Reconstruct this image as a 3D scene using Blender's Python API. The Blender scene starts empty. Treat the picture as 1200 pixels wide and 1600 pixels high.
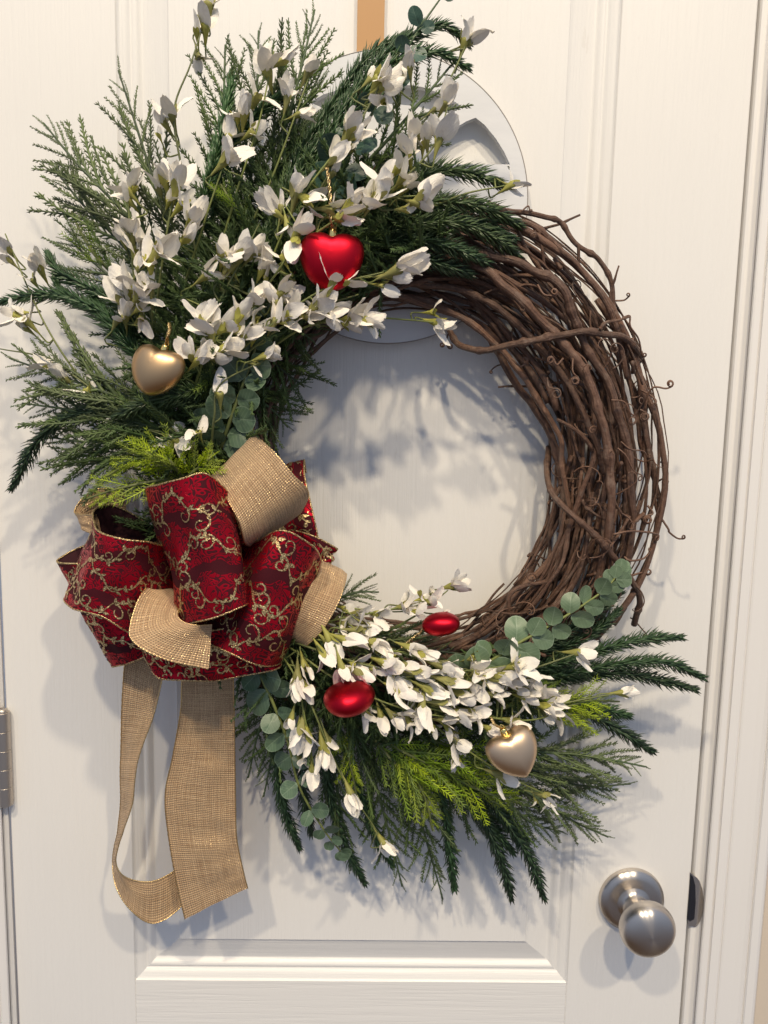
import bpy, math, random
import numpy as np
from mathutils import Vector, Matrix, Quaternion, noise
rnd = random.Random(7)
SC = bpy.context.scene
COL = SC.collection

# ------------------------------------------------------------------ camera
FPX = 1200.0
AX = Vector((0.9995927, -0.0194594, -0.02087512))
AY = Vector((-0.0182675, 0.12569651, -0.99190054))
AZ = Vector((0.02192572, 0.99187788, 0.12528984))
CAMZ = 1.45
CAM = Vector((0.0, -0.753, CAMZ))
R3 = Matrix((AX, AY, AZ))
cam_d = bpy.data.cameras.new('camera')
cam_d.sensor_fit = 'VERTICAL'; cam_d.sensor_height = 36.0; cam_d.sensor_width = 27.0
cam_d.lens = 27.0; cam_d.clip_start = 0.02; cam_d.clip_end = 100
cam = bpy.data.objects.new('camera', cam_d); COL.objects.link(cam)
cam.matrix_world = Matrix.Translation(CAM) @ R3.to_4x4()
SC.camera = cam

# ------------------------------------------------------------------ room light
world = bpy.data.worlds.new('World'); SC.world = world; world.use_nodes = True
wn = world.node_tree.nodes; wl = world.node_tree.links
bg = wn['Background']; bg.inputs['Strength'].default_value = 0.66
tc = wn.new('ShaderNodeTexCoord'); sx = wn.new('ShaderNodeSeparateXYZ')
mr = wn.new('ShaderNodeMapRange'); mr.inputs[1].default_value = -1; mr.inputs[2].default_value = 1
cr = wn.new('ShaderNodeValToRGB')
cr.color_ramp.elements[0].position = 0.10; cr.color_ramp.elements[0].color = (0.17, 0.115, 0.08, 1)
cr.color_ramp.elements[1].position = 0.85; cr.color_ramp.elements[1].color = (0.66, 0.77, 1.0, 1)
e = cr.color_ramp.elements.new(0.45); e.color = (0.42, 0.48, 0.62, 1)
wl.new(tc.outputs['Generated'], sx.inputs[0]); wl.new(sx.outputs['Z'], mr.inputs[0])
wl.new(mr.outputs[0], cr.inputs[0]); wl.new(cr.outputs[0], bg.inputs['Color'])

def lamp(name, loc, power, radius, col):
    d = bpy.data.lights.new(name, 'POINT'); d.energy = power; d.shadow_soft_size = radius; d.color = col
    o = bpy.data.objects.new(name, d); COL.objects.link(o); o.location = loc
    return o
WARM = (1.0, 0.84, 0.60)
lamp('ceiling_lamp', (1.35, -2.60, CAMZ + 2.95), 248.0, 0.08, WARM)
lamp('ceiling_lamp', (-1.20, -2.60, CAMZ + 3.30), 305.0, 0.08, WARM)
lamp('ceiling_lamp', (0.10, -3.60, CAMZ + 3.80), 465.0, 0.10, WARM)
SC.view_settings.view_transform = 'Standard'
SC.view_settings.look = 'None'
SC.view_settings.exposure = 0.0
SC.view_settings.gamma = 1.0
SC.cycles.max_bounces = 6
SC.cycles.use_denoising = True

# ------------------------------------------------------------------ helpers
W = {}
def P(px, py, h=0.0):
    """point of the place seen at photo pixel (px, py), h metres out from the door face (y = 0)"""
    r = R3 @ Vector((px - 600.0, 800.0 - py, -FPX))
    return CAM + r * ((0.753 - h) / r.y)
def link(o, parent=None, M=None):
    COL.objects.link(o)
    M = Matrix.Identity(4) if M is None else M
    if parent is not None:
        o.parent = parent
        o.matrix_parent_inverse = W[parent].inverted()
    o.matrix_basis = M
    W[o] = M
    return o
def thing(name, label, cat, loc, group=None):
    o = bpy.data.objects.new(name, None)
    o.empty_display_size = 0.02
    link(o, None, Matrix.Translation(loc))
    o['label'] = label; o['category'] = cat
    if group: o['group'] = group
    return o
def mesh(name, verts, faces, mats, smooth=True, uvs=None, fmat=None):
    me = bpy.data.meshes.new(name)
    me.from_pydata([tuple(v) for v in verts], [], faces)
    for m in (mats if isinstance(mats, (list, tuple)) else [mats]): me.materials.append(m)
    if smooth: me.polygons.foreach_set('use_smooth', [True] * len(me.polygons))
    if fmat is not None: me.polygons.foreach_set('material_index', fmat)
    if uvs is not None:
        ul = me.uv_layers.new(name='UVMap')
        li = np.zeros(len(me.loops), dtype=np.int32); me.loops.foreach_get('vertex_index', li)
        ul.data.foreach_set('uv', np.asarray(uvs, dtype=np.float32)[li].ravel())
    me.update()
    return me
def part(name, me, parent, M=None, kind=None, label=None):
    o = bpy.data.objects.new(name, me); link(o, parent, M)
    if kind: o['kind'] = kind
    if label: o['label'] = label
    return o
class MB:
    def __init__(s): s.v = []; s.f = []; s.uv = []; s.m = []
    def add(s, v, f, m=0):
        b = len(s.v); s.v += v; s.f += [tuple(i + b for i in q) for q in f]; s.m += [m] * len(f)
    def mesh(s, name, mats, smooth=True): return mesh(name, s.v, s.f, mats, smooth, None, s.m)
def catmull(pts, n):
    """resample control points (any dimension) with a centripetal-ish Catmull-Rom, n samples"""
    A = np.array(pts, dtype=float)
    if len(A) == 2: A = np.array([A[0], (A[0] + A[1]) / 2, A[1]])
    E = np.vstack([2 * A[0] - A[1], A, 2 * A[-1] - A[-2]])
    k = len(A) - 1; out = []
    for u in np.linspace(0, k, n):
        i = min(int(u), k - 1); t = u - i
        p0, p1, p2, p3 = E[i], E[i + 1], E[i + 2], E[i + 3]
        out.append(0.5 * (2 * p1 + (p2 - p0) * t + (2 * p0 - 5 * p1 + 4 * p2 - p3) * t * t + (3 * p1 - p0 - 3 * p2 + p3) * t ** 3))
    return np.array(out)
def pathP(ctrl, n):
    return [Vector(q) for q in catmull([tuple(P(*c)) for c in ctrl], n)]
def tube(pts, rad, sides=6, cap=True):
    n = len(pts); vs = []; fs = []
    if not hasattr(rad, '__len__'): rad = [rad] * n
    t0 = (pts[1] - pts[0]).normalized()
    nrm = t0.orthogonal().normalized()
    for i in range(n):
        t = (pts[min(i + 1, n - 1)] - pts[max(i - 1, 0)])
        t = t.normalized() if t.length > 1e-9 else t0
        nrm = (nrm - t * nrm.dot(t))
        nrm = nrm.normalized() if nrm.length > 1e-6 else t.orthogonal().normalized()
        b = t.cross(nrm)
        for k in range(sides):
            a = 2 * math.pi * k / sides
            vs.append(pts[i] + (nrm * math.cos(a) + b * math.sin(a)) * rad[i])
    for i in range(n - 1):
        for k in range(sides):
            a = i * sides + k; b_ = i * sides + (k + 1) % sides
            fs.append((a, b_, b_ + sides, a + sides))
    if cap:
        fs.append(tuple(range(sides - 1, -1, -1))); fs.append(tuple(range((n - 1) * sides, n * sides)))
    return vs, fs
def tube_uv(pts, rad, sides):
    uv = []; L = 0.0
    for i, p in enumerate(pts):
        if i: L += (p - pts[i - 1]).length
        for k in range(sides): uv.append((abs(k / sides - .5) * 2 * math.pi * .004, L))
    return uv
def lathe(prof, n=48, close=False):
    """profile (r, z) about +Z"""
    vs = []; fs = []; m = len(prof)
    for k in range(n):
        a = 2 * math.pi * k / n
        for r, z in prof: vs.append(Vector((r * math.cos(a), r * math.sin(a), z)))
    for k in range(n):
        k2 = (k + 1) % n
        for i in range(m - 1): fs.append((k * m + i, k2 * m + i, k2 * m + i + 1, k * m + i + 1))
    return vs, fs
def box(c, s):
    vs = [Vector((c[0] + sx_ * s[0] / 2, c[1] + sy * s[1] / 2, c[2] + sz * s[2] / 2)) for sx_ in (-1, 1) for sy in (-1, 1) for sz in (-1, 1)]
    return vs, [(0, 1, 3, 2), (4, 6, 7, 5), (0, 4, 5, 1), (2, 3, 7, 6), (0, 2, 6, 4), (1, 5, 7, 3)]
def basis(x, up):
    """matrix whose +X is x and +Z is close to up"""
    x = x.normalized(); z = (up - x * up.dot(x))
    z = z.normalized() if z.length > 1e-6 else x.orthogonal().normalized()
    y = z.cross(x)
    return Matrix((x, y, z)).transposed()
def TRS(loc, rot3, s=1.0):
    return Matrix.Translation(loc) @ rot3.to_4x4() @ Matrix.Diagonal((s, s, s, 1))
OUT = Vector((0, -1, 0))

# ------------------------------------------------------------------ materials
class NT:
    """small node helper"""
    def __init__(s, name):
        s.m = bpy.data.materials.new(name); s.m.use_nodes = True
        s.n = s.m.node_tree.nodes; s.l = s.m.node_tree.links
        s.b = s.n['Principled BSDF']; s.out = s.n['Material Output']
    def node(s, t, **kw):
        o = s.n.new(t)
        for k, v in kw.items(): setattr(o, k, v)
        return o
    def put(s, o, i, v):
        if hasattr(v, 'is_output'): s.l.new(v, o.inputs[i])
        else: o.inputs[i].default_value = v
    def math(s, op, a, b=0.0, c=0.0):
        o = s.node('ShaderNodeMath', operation=op)
        for i, v in enumerate((a, b, c)): s.put(o, i, v)
        return o.outputs[0]
    def mix(s, f, a, b):
        o = s.node('ShaderNodeMix', data_type='RGBA')
        s.put(o, 0, f)
        for i, v in ((6, a), (7, b)):
            if not hasattr(v, 'is_output') and len(v) == 3: v = (*v, 1)
            s.put(o, i, v)
        return o.outputs[2]
    def noise(s, vec, scale, detail=2.0, rough=0.5):
        o = s.node('ShaderNodeTexNoise')
        if vec is not None: s.put(o, 'Vector', vec)
        o.inputs['Scale'].default_value = scale; o.inputs['Detail'].default_value = detail; o.inputs['Roughness'].default_value = rough
        return o.outputs[0]
    def coord(s, kind='Object', scale=(1, 1, 1)):
        t = s.node('ShaderNodeTexCoord'); mp = s.node('ShaderNodeMapping')
        s.l.new(t.outputs[kind], mp.inputs[0]); mp.inputs['Scale'].default_value = scale
        return mp.outputs[0]
    def ramp(s, f, stops):
        o = s.node('ShaderNodeValToRGB'); s.put(o, 0, f)
        el = o.color_ramp.elements
        for i, (p, c) in enumerate(stops):
            q = el[i] if i < 2 else el.new(p)
            q.position = p; q.color = (*c, 1)
        return o.outputs[0]
    def bump(s, h, strength=0.3, dist=0.001):
        o = s.node('ShaderNodeBump'); s.put(o, 'Height', h)
        o.inputs['Strength'].default_value = strength; o.inputs['Distance'].default_value = dist
        s.l.new(o.outputs[0], s.b.inputs['Normal']); return o.outputs[0]
    def set(s, **kw):
        for k, v in kw.items():
            k = k.replace('_', ' ')
            if not hasattr(v, 'is_output') and isinstance(v, tuple) and len(v) == 3: v = (*v, 1)
            s.put(s.b, k, v)
    def rand(s):
        return s.node('ShaderNodeObjectInfo').outputs['Random']

def door_mat(name, scale):
    t = NT(name)
    v = t.coord('Object', scale)
    n1 = t.noise(v, 1.0, 6, 0.62)
    g = t.math('SMOOTH_MIN', n1, 0.56, 0.1)
    v2 = t.coord('Object', (1, 1, 1))
    n2 = t.noise(v2, 900, 2)
    n3 = t.noise(v2, 4.0, 3)
    h = t.math('ADD', t.math('MULTIPLY', g, 1.0), t.math('MULTIPLY', n2, 0.10))
    t.bump(h, 0.5, 0.0015)
    n4 = t.noise(t.coord('Object', (60, 60, 9)), 1.0, 5, 0.7)
    wear = t.math('MULTIPLY', t.math('GREATER_THAN', n4, 0.70), 0.10)
    cc = t.mix(wear, t.mix(n3, (0.80, 0.785, 0.755), (0.84, 0.825, 0.80)), (0.45, 0.38, 0.30))
    t.set(Base_Color=cc, Roughness=t.math('ADD', t.math('MULTIPLY', n3, 0.14), 0.25), Specular_IOR_Level=0.5)
    return t.m
M_DOORV = door_mat('white_door_paint_vertical_grain', (330, 330, 9))
M_DOORH = door_mat('white_door_paint_horizontal_grain', (7, 330, 190))
def paint(name, col, rough=0.4, bump=0.05):
    t = NT(name); v = t.coord('Object')
    n = t.noise(v, 260, 3); n2 = t.noise(v, 6, 3)
    t.bump(n, bump, 0.001)
    t.set(Base_Color=t.mix(n2, tuple(c * 0.965 for c in col), col), Roughness=rough)
    return t.m
M_FRAME = paint('white_frame_paint', (0.83, 0.81, 0.785), 0.32)
M_WALL = paint('beige_wall_paint', (0.66, 0.57, 0.47), 0.7, 0.15)
def metal(name, col, rough, aniso=0.0, grain=True):
    t = NT(name)
    t.set(Base_Color=col, Metallic=1.0, Roughness=rough)
    n = t.noise(t.coord('Object', (1, 1, 1)), 700, 2)
    r = t.math('ADD', t.math('MULTIPLY', n, 0.08), rough - 0.04)
    if grain: t.set(Roughness=r)
    if aniso:
        tg = t.node('ShaderNodeTangent', direction_type='RADIAL', axis='Z')
        t.set(Anisotropic=aniso, Anisotropic_Rotation=0.25); t.l.new(tg.outputs[0], t.b.inputs['Tangent'])
    return t.m
M_NICKEL = metal('brushed_nickel', (0.58, 0.53, 0.48), 0.27, 0.8, False)
M_HINGE = metal('satin_nickel_hinge', (0.52, 0.47, 0.42), 0.45, 0, False)
M_GOLDCAP = metal('gold_foil', (0.85, 0.66, 0.25), 0.16)
M_GOLDWIRE = metal('gold_wire_edge', (0.72, 0.52, 0.26), 0.32)
M_HEARTGOLD = metal('champagne_gold_satin', (0.74, 0.55, 0.37), 0.38, 0, False)
M_HEARTRED = metal('satin_red_metallic', (0.50, 0.010, 0.024), 0.40, 0, False)
def simple(name, col, rough=0.6):
    t = NT(name); t.set(Base_Color=col, Roughness=rough); return t.m
M_BLACK = simple('painted_recess_shade', (0.012, 0.013, 0.02), 0.5)  # near-black colour stands in for the shade inside the strike opening
M_BAND = paint('tan_hanger_band', (0.50, 0.27, 0.105), 0.5, 0.03)

def wood_white():
    t = NT('whitewashed_wood')
    n = t.noise(t.coord('Object', (14, 60, 420)), 1.0, 5, 0.65)
    t.bump(n, 0.35, 0.001)
    t.set(Base_Color=t.mix(n, (0.64, 0.655, 0.69), (0.79, 0.795, 0.81)), Roughness=0.6)
    return t.m
M_PLAQUE = wood_white()
M_PLAQEDGE = simple('plaque_cut_edge', (0.30, 0.27, 0.25), 0.7)

def bark():
    t = NT('grapevine_bark')
    v = t.coord('Object', (1, 1, 1))
    uvn = t.node('ShaderNodeUVMap').outputs[0]
    mp = t.node('ShaderNodeMapping'); t.l.new(uvn, mp.inputs[0]); mp.inputs['Scale'].default_value = (520, 26, 1)
    st = t.noise(mp.outputs[0], 1.0, 4, 0.65)
    nf = t.noise(v, 240, 4, 0.7); n2 = t.noise(v, 40, 4, .6)
    n = t.math('ADD', t.math('MULTIPLY', st, .6), t.math('MULTIPLY', nf, .4))
    c1 = t.ramp(t.rand(), [(0.0, (0.070, 0.029, 0.018)), (1.0, (0.22, 0.105, 0.062)), (0.5, (0.135, 0.060, 0.037))])
    c2 = t.ramp(n, [(0.38, (0.030, 0.017, 0.012)), (0.62, (0.25, 0.150, 0.100))])
    cb = t.mix(t.math('ADD', t.math('MULTIPLY', n2, 0.5), .3), c1, c2)
    pat = t.math('MULTIPLY', t.math('GREATER_THAN', t.noise(v, 70, 5, .7), .58), .45)
    t.set(Base_Color=t.mix(pat, cb, (0.19, 0.135, 0.105)), Roughness=0.5)
    t.bump(n, 1.0, 0.003)
    return t.m
M_BARK = bark()
def leafy(name, cols, rough=0.5, trans=0.0, nscale=60):
    t = NT(name)
    v = t.coord('Object'); n = t.noise(v, nscale, 2)
    c = t.mix(n, cols[0], cols[1])
    r = t.rand()
    hsv = t.node('ShaderNodeHueSaturation'); t.l.new(c, hsv.inputs['Color'])
    t.put(hsv, 'Value', t.math('ADD', t.math('MULTIPLY', r, 0.5), 0.75))
    t.put(hsv, 'Saturation', t.math('ADD', t.math('MULTIPLY', r, 0.2), 0.9))
    t.set(Base_Color=hsv.outputs[0], Roughness=rough)
    if trans:
        tr = t.node('ShaderNodeBsdfTranslucent'); t.l.new(hsv.outputs[0], tr.inputs[0])
        mx = t.node('ShaderNodeMixShader'); mx.inputs[0].default_value = trans
        t.l.new(t.b.outputs[0], mx.inputs[1]); t.l.new(tr.outputs[0], mx.inputs[2]); t.l.new(mx.outputs[0], t.out.inputs[0])
    return t.m
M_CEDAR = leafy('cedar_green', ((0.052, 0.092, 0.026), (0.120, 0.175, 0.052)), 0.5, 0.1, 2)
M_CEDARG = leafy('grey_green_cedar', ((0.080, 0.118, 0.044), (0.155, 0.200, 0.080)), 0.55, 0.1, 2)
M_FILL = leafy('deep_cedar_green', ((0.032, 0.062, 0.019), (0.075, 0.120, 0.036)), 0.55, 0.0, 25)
M_PINE = leafy('pine_dark_green', ((0.030, 0.066, 0.027), (0.066, 0.128, 0.052)), 0.40, 0.0, 40)
M_PINEL = leafy('pine_olive_green', ((0.045, 0.085, 0.030), (0.105, 0.16, 0.065)), 0.42, 0.0, 40)
M_LIME = leafy('lime_green', ((0.26, 0.38, 0.025), (0.50, 0.60, 0.07)), 0.5, 0.2, 3)
M_FERN = leafy('fresh_green', ((0.11, 0.20, 0.02), (0.31, 0.43, 0.05)), 0.5, 0.15, 3)
M_EUC = leafy('eucalyptus_green', ((0.075, 0.155, 0.095), (0.14, 0.23, 0.15)), 0.42, 0.12, 90)
M_EUCD = leafy('deep_eucalyptus_green', ((0.028, 0.075, 0.055), (0.06, 0.12, 0.09)), 0.4, 0.1, 90)
M_STEM = leafy('stem_green', ((0.13, 0.16, 0.05), (0.20, 0.22, 0.07)), 0.55)
M_TWIG = leafy('dark_green_stem', ((0.05, 0.085, 0.04), (0.08, 0.11, 0.05)), 0.55)
M_CALYX = leafy('calyx_olive', ((0.24, 0.25, 0.055), (0.46, 0.43, 0.13)), 0.6, 0.15, 120)
def petal_mat():
    t = NT('paper_white_petal')
    v = t.coord('Object', (1, 5, 1)); n = t.noise(v, 7, 3)
    r = t.rand()
    c = t.mix(r, (0.89, 0.84, 0.755), (0.925, 0.89, 0.825))
    c = t.mix(t.math('MULTIPLY', n, 0.12), c, (0.74, 0.68, 0.57))
    t.set(Base_Color=c, Roughness=0.8)
    t.bump(n, 0.25, 0.02)
    nb = t.n['Bump'].outputs[0] if 'Bump' in t.n else None
    tr = t.node('ShaderNodeBsdfTranslucent'); t.l.new(c, tr.inputs[0])
    mx = t.node('ShaderNodeMixShader'); mx.inputs[0].default_value = 0.06
    t.l.new(t.b.outputs[0], mx.inputs[1]); t.l.new(tr.outputs[0], mx.inputs[2]); t.l.new(mx.outputs[0], t.out.inputs[0])
    return t.m
M_PETAL = petal_mat()

def burlap():
    t = NT('gold_burlap')
    uv = t.node('ShaderNodeUVMap').outputs[0]
    nz = t.node('ShaderNodeTexNoise'); t.l.new(uv, nz.inputs['Vector']); nz.inputs['Scale'].default_value = 120
    sep = t.node('ShaderNodeSeparateXYZ'); t.l.new(uv, sep.inputs[0])
    wob = t.math('MULTIPLY', t.math('SUBTRACT', nz.outputs[0], 0.5), 0.0012)
    k = 2 * math.pi / 0.0019
    wx = t.math('ABSOLUTE', t.math('SINE', t.math('MULTIPLY', t.math('ADD', sep.outputs[0], wob), k / 2)))
    wy = t.math('ABSOLUTE', t.math('SINE', t.math('MULTIPLY', t.math('ADD', sep.outputs[1], wob), k / 2)))
    h = t.math('ADD', wx, wy)
    # single darker and paler threads
    def stripes(sc):
        mp = t.node('ShaderNodeMapping'); t.l.new(uv, mp.inputs[0]); mp.inputs['Scale'].default_value = sc
        return t.noise(mp.outputs[0], 1.0, 1)
    s1 = stripes((700, 25, 1)); s2 = stripes((25, 700, 1))
    tone = t.math('MULTIPLY', t.math('ADD', s1, s2), 0.5)
    base = t.ramp(tone, [(0.34, (0.37, 0.225, 0.115)), (0.66, (0.64, 0.44, 0.25))])
    hole = t.math('SMOOTHSTEP', h, 0.35, 0.95) if False else t.math('MULTIPLY', t.math('GREATER_THAN', h, 0.75), 1.0)
    col = t.mix(hole, (0.27, 0.17, 0.095), base)
    gl = t.math('GREATER_THAN', t.noise(uv, 1300, 0), 0.67)
    t.set(Base_Color=t.mix(gl, col, (0.78, 0.58, 0.33)), Metallic=t.math('MULTIPLY', gl, 0.7),
          Roughness=t.math('SUBTRACT', 0.72, t.math('MULTIPLY', gl, 0.42)))
    t.set(Sheen_Weight=0.15)
    t.bump(h, 0.75, 0.0006)
    return t.m
M_BURLAP = burlap()

def damask():
    t = NT('red_damask_ribbon')
    uv = t.node('ShaderNodeUVMap').outputs[0]
    nz = t.node('ShaderNodeTexNoise'); t.l.new(uv, nz.inputs['Vector']); nz.inputs['Scale'].default_value = 70; nz.inputs['Detail'].default_value = 2
    sub = t.node('ShaderNodeVectorMath', operation='SUBTRACT'); t.l.new(nz.outputs[1], sub.inputs[0]); sub.inputs[1].default_value = (0.5, 0.5, 0.5)
    sca = t.node('ShaderNodeVectorMath', operation='SCALE'); t.l.new(sub.outputs[0], sca.inputs[0]); sca.inputs['Scale'].default_value = 0.006
    add = t.node('ShaderNodeVectorMath', operation='ADD'); t.l.new(uv, add.inputs[0]); t.l.new(sca.outputs[0], add.inputs[1])
    sep = t.node('ShaderNodeSeparateXYZ'); t.l.new(add.outputs[0], sep.inputs[0])
    TX, TY = 0.043, 0.050
    u = t.math('DIVIDE', sep.outputs[1], TX); v = t.math('DIVIDE', sep.outputs[0], TY)
    # half drop repeat
    colid = t.math('FLOOR', u)
    v = t.math('ADD', v, t.math('MULTIPLY', t.math('MODULO', t.math('ABSOLUTE', colid), 2.0), 0.5))
    fx = t.math('SUBTRACT', t.math('FRACT', u), 0.5)
    fy = t.math('SUBTRACT', t.math('FRACT', v), 0.5)
    ax = t.math('ABSOLUTE', fx)
    r = t.math('SQRT', t.math('ADD', t.math('MULTIPLY', fx, fx), t.math('MULTIPLY', t.math('MULTIPLY', fy, fy), 0.8)))
    th = t.math('ARCTAN2', ax, fy)
    lobes = t.math('MULTIPLY', t.math('COSINE', t.math('MULTIPLY', th, 6.0)), 0.06)
    cmb = t.node('ShaderNodeCombineXYZ'); t.put(cmb, 0, ax); t.put(cmb, 1, fy); t.put(cmb, 2, 0.0)
    nd = t.node('ShaderNodeTexNoise'); t.l.new(cmb.outputs[0], nd.inputs['Vector'])
    nd.inputs['Scale'].default_value = 5.2; nd.inputs['Detail'].default_value = 0.6; nd.inputs['Distortion'].default_value = 1.1
    sw = t.math('SINE', t.math('ADD', t.math('MULTIPLY', nd.outputs[0], 46.0), t.math('MULTIPLY', r, 9.0)))
    blob = t.math('LESS_THAN', t.math('ADD', r, lobes), 0.47)
    motif = t.math('MULTIPLY', t.math('GREATER_THAN', sw, -0.15), blob)
    core = t.math('LESS_THAN', t.math('ADD', r, t.math('MULTIPLY', t.math('COSINE', t.math('MULTIPLY', th, 5.0)), 0.05)), 0.09)
    motif = t.math('MAXIMUM', motif, core)
    # glitter gold scrolls wandering between the medallions
    na = t.node('ShaderNodeTexNoise'); t.l.new(uv, na.inputs['Vector'])
    na.inputs['Scale'].default_value = 34; na.inputs['Detail'].default_value = 1.2; na.inputs['Distortion'].default_value = 0.9
    off = t.math('ABSOLUTE', t.math('SUBTRACT', na.outputs[0], 0.5))
    line = t.math('LESS_THAN', off, 0.011)
    n2 = t.noise(add.outputs[0], 290, 1.2)
    leaf = t.math('MULTIPLY', t.math('GREATER_THAN', n2, 0.56), t.math('LESS_THAN', off, 0.052))
    gold = t.math('MULTIPLY', leaf, 0.0)
    grain = t.noise(uv, 1300, 1)
    gold = t.math('MULTIPLY', gold, t.math('GREATER_THAN', grain, 0.40))
    base = t.mix(t.noise(uv, 900, 1), (0.034, 0.0015, 0.005), (0.068, 0.003, 0.009))
    t.set(Specular_IOR_Level=0.22)
    c = t.mix(motif, base, (0.46, 0.006, 0.022))
    c = t.mix(gold, c, (0.62, 0.43, 0.19))
    t.set(Base_Color=c, Metallic=t.math('MAXIMUM', t.math('MULTIPLY', motif, 0.75), t.math('MULTIPLY', gold, 0.8)),
          Roughness=t.math('SUBTRACT', 0.75, t.math('MULTIPLY', t.math('MAXIMUM', motif, gold), 0.40)))
    t.bump(t.math('ADD', t.math('ADD', motif, t.math('MULTIPLY', gold, 1.5)), t.math('MULTIPLY', grain, 0.4)), 0.4, 0.0005)
    return t.m
M_DAMASK = damask()
M_LINING = leafy('maroon_velvet_lining', ((0.020, 0.003, 0.006), (0.045, 0.006, 0.012)), 0.9, 0.0, 300)
def glitter():
    t = NT('gold_glitter_cord')
    n = t.noise(t.coord('Object'), 900, 2)
    t.set(Base_Color=t.ramp(n, [(0.38, (0.16, 0.09, 0.035)), (0.62, (0.90, 0.70, 0.36))]), Metallic=0.85, Roughness=0.33)
    t.bump(n, 0.8, 0.001)
    return t.m
M_GLIT = glitter()

# ------------------------------------------------------------------ door
ZT, ZB = CAMZ + 0.62, CAMZ - 0.95
DXL, DXR = -0.3625, 0.3497
door = thing('door', 'white moulded panel door with embossed wood grain and a nickel knob', 'door', (0, 0, ZB))
cl = P(212, 1531, 0); cr_ = P(885, 1536, 0)
PL, PR, PB, PT = cl.x, cr_.x, (cl.z + cr_.z) / 2, ZT - 0.08
def sheet(name, x0, x1, z0, z1, mat, parent, y=0.0):
    me = mesh(name, [(x0, y, z0), (x1, y, z0), (x1, y, z1), (x0, y, z1)], [(0, 1, 2, 3)], mat, False)
    return part(name, me, parent)
def slabpiece(name, x0, x1, z0, z1, mat, parent, ch=0.0012, d=0.03):
    """board with eased front arrises"""
    b = MB()
    f = [(x0 + ch, 0, z0), (x1 - ch, 0, z0), (x1 - ch, 0, z1), (x0 + ch, 0, z1)]
    g = [(x0, ch, z0), (x1, ch, z0), (x1, ch, z1), (x0, ch, z1)]
    k = [(x0, d, z0), (x1, d, z0), (x1, d, z1), (x0, d, z1)]
    v = [Vector(q) for q in f + g + k]
    b.add(v, [(0, 1, 2, 3), (1, 5, 6, 2), (4, 0, 3, 7), (5, 9, 10, 6), (8, 4, 7, 11), (0, 4, 5, 1), (2, 6, 7, 3)])
    return part(name, b.mesh(name, mat, False), parent)
slabpiece('stile', DXL, PL, ZB, ZT, M_DOORV, door)
slabpiece('stile', PR, DXR, ZB, ZT, M_DOORV, door)
slabpiece('rail', PL, PR, ZB, PB, M_DOORH, door, ch=0.0004)
slabpiece('rail', PL, PR, PT, ZT, M_DOORH, door, ch=0.0004)
prof = [(0.0, 0.0), (0.0008, 0.0012), (0.003, 0.0020), (0.006, 0.0030), (0.0085, 0.0048), (0.0100, 0.0062), (0.0112, 0.0066),
        (0.0125, 0.0058), (0.0140, 0.0056), (0.0160, 0.0066), (0.0180, 0.0086), (0.0195, 0.0098), (0.0208, 0.0100),
        (0.0216, 0.0098), (0.0300, 0.0074), (0.0420, 0.0040), (0.0455, 0.0033), (0.0462, 0.0022), (0.0468, 0.0018)]
def moulding(side):
    v = []; f = []
    for u, d in prof:
        a = {'l': ((PL + u, d, PB + u), (PL + u, d, PT - u)), 'r': ((PR - u, d, PT - u), (PR - u, d, PB + u)),
             'b': ((PR - u, d, PB + u), (PL + u, d, PB + u)), 't': ((PL + u, d, PT - u), (PR - u, d, PT - u))}[side]
        v += [Vector(a[0]), Vector(a[1])]
    for i in range(len(prof) - 1): f.append((2 * i, 2 * i + 1, 2 * i + 3, 2 * i + 2))
    me = mesh('moulding', v, f, M_DOORH if side in 'bt' else M_DOORV, True)
    return part('moulding', me, door)
for s in 'lrbt': moulding(s)
u = prof[-1][0]
sheet('panel', PL + u, PR - u, PB + u, PT - u, M_DOORV, door, prof[-1][1])

# knob
kn = P(988, 1408, 0.006); KX, KZ = kn.x, kn.z
Mk = TRS(Vector((KX, 0, KZ)), Matrix(((1, 0, 0), (0, 0, -1), (0, 1, 0))))     # lathe Z -> out of the door (-Y)
rose = [(0.0, 0.0112), (0.012, 0.0112), (0.026, 0.0098), (0.0305, 0.0088), (0.0312, 0.0078), (0.0335, 0.0068), (0.0342, 0.0040), (0.0342, 0.0004)]
v, f = lathe(rose, 64)
knob = part('knob', mesh('knob_rose', v, f, M_NICKEL), door, Mk)
head = [(0.0175, 0.0108), (0.0130, 0.0135), (0.0108, 0.018), (0.0102, 0.024), (0.0115, 0.030), (0.0165, 0.0345), (0.0230, 0.0385), (0.0268, 0.0440),
        (0.0277, 0.0495), (0.0268, 0.0550), (0.0235, 0.0600), (0.0175, 0.0634), (0.0090, 0.0652), (0.0, 0.0657)]
hp = [tuple(q) for q in catmull(head, 44)]
v, f = lathe([(max(r, 0.0), z) for r, z in hp], 64)
part('knob_grip', mesh('knob_grip', v, f, M_NICKEL), knob, Mk)

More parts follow.
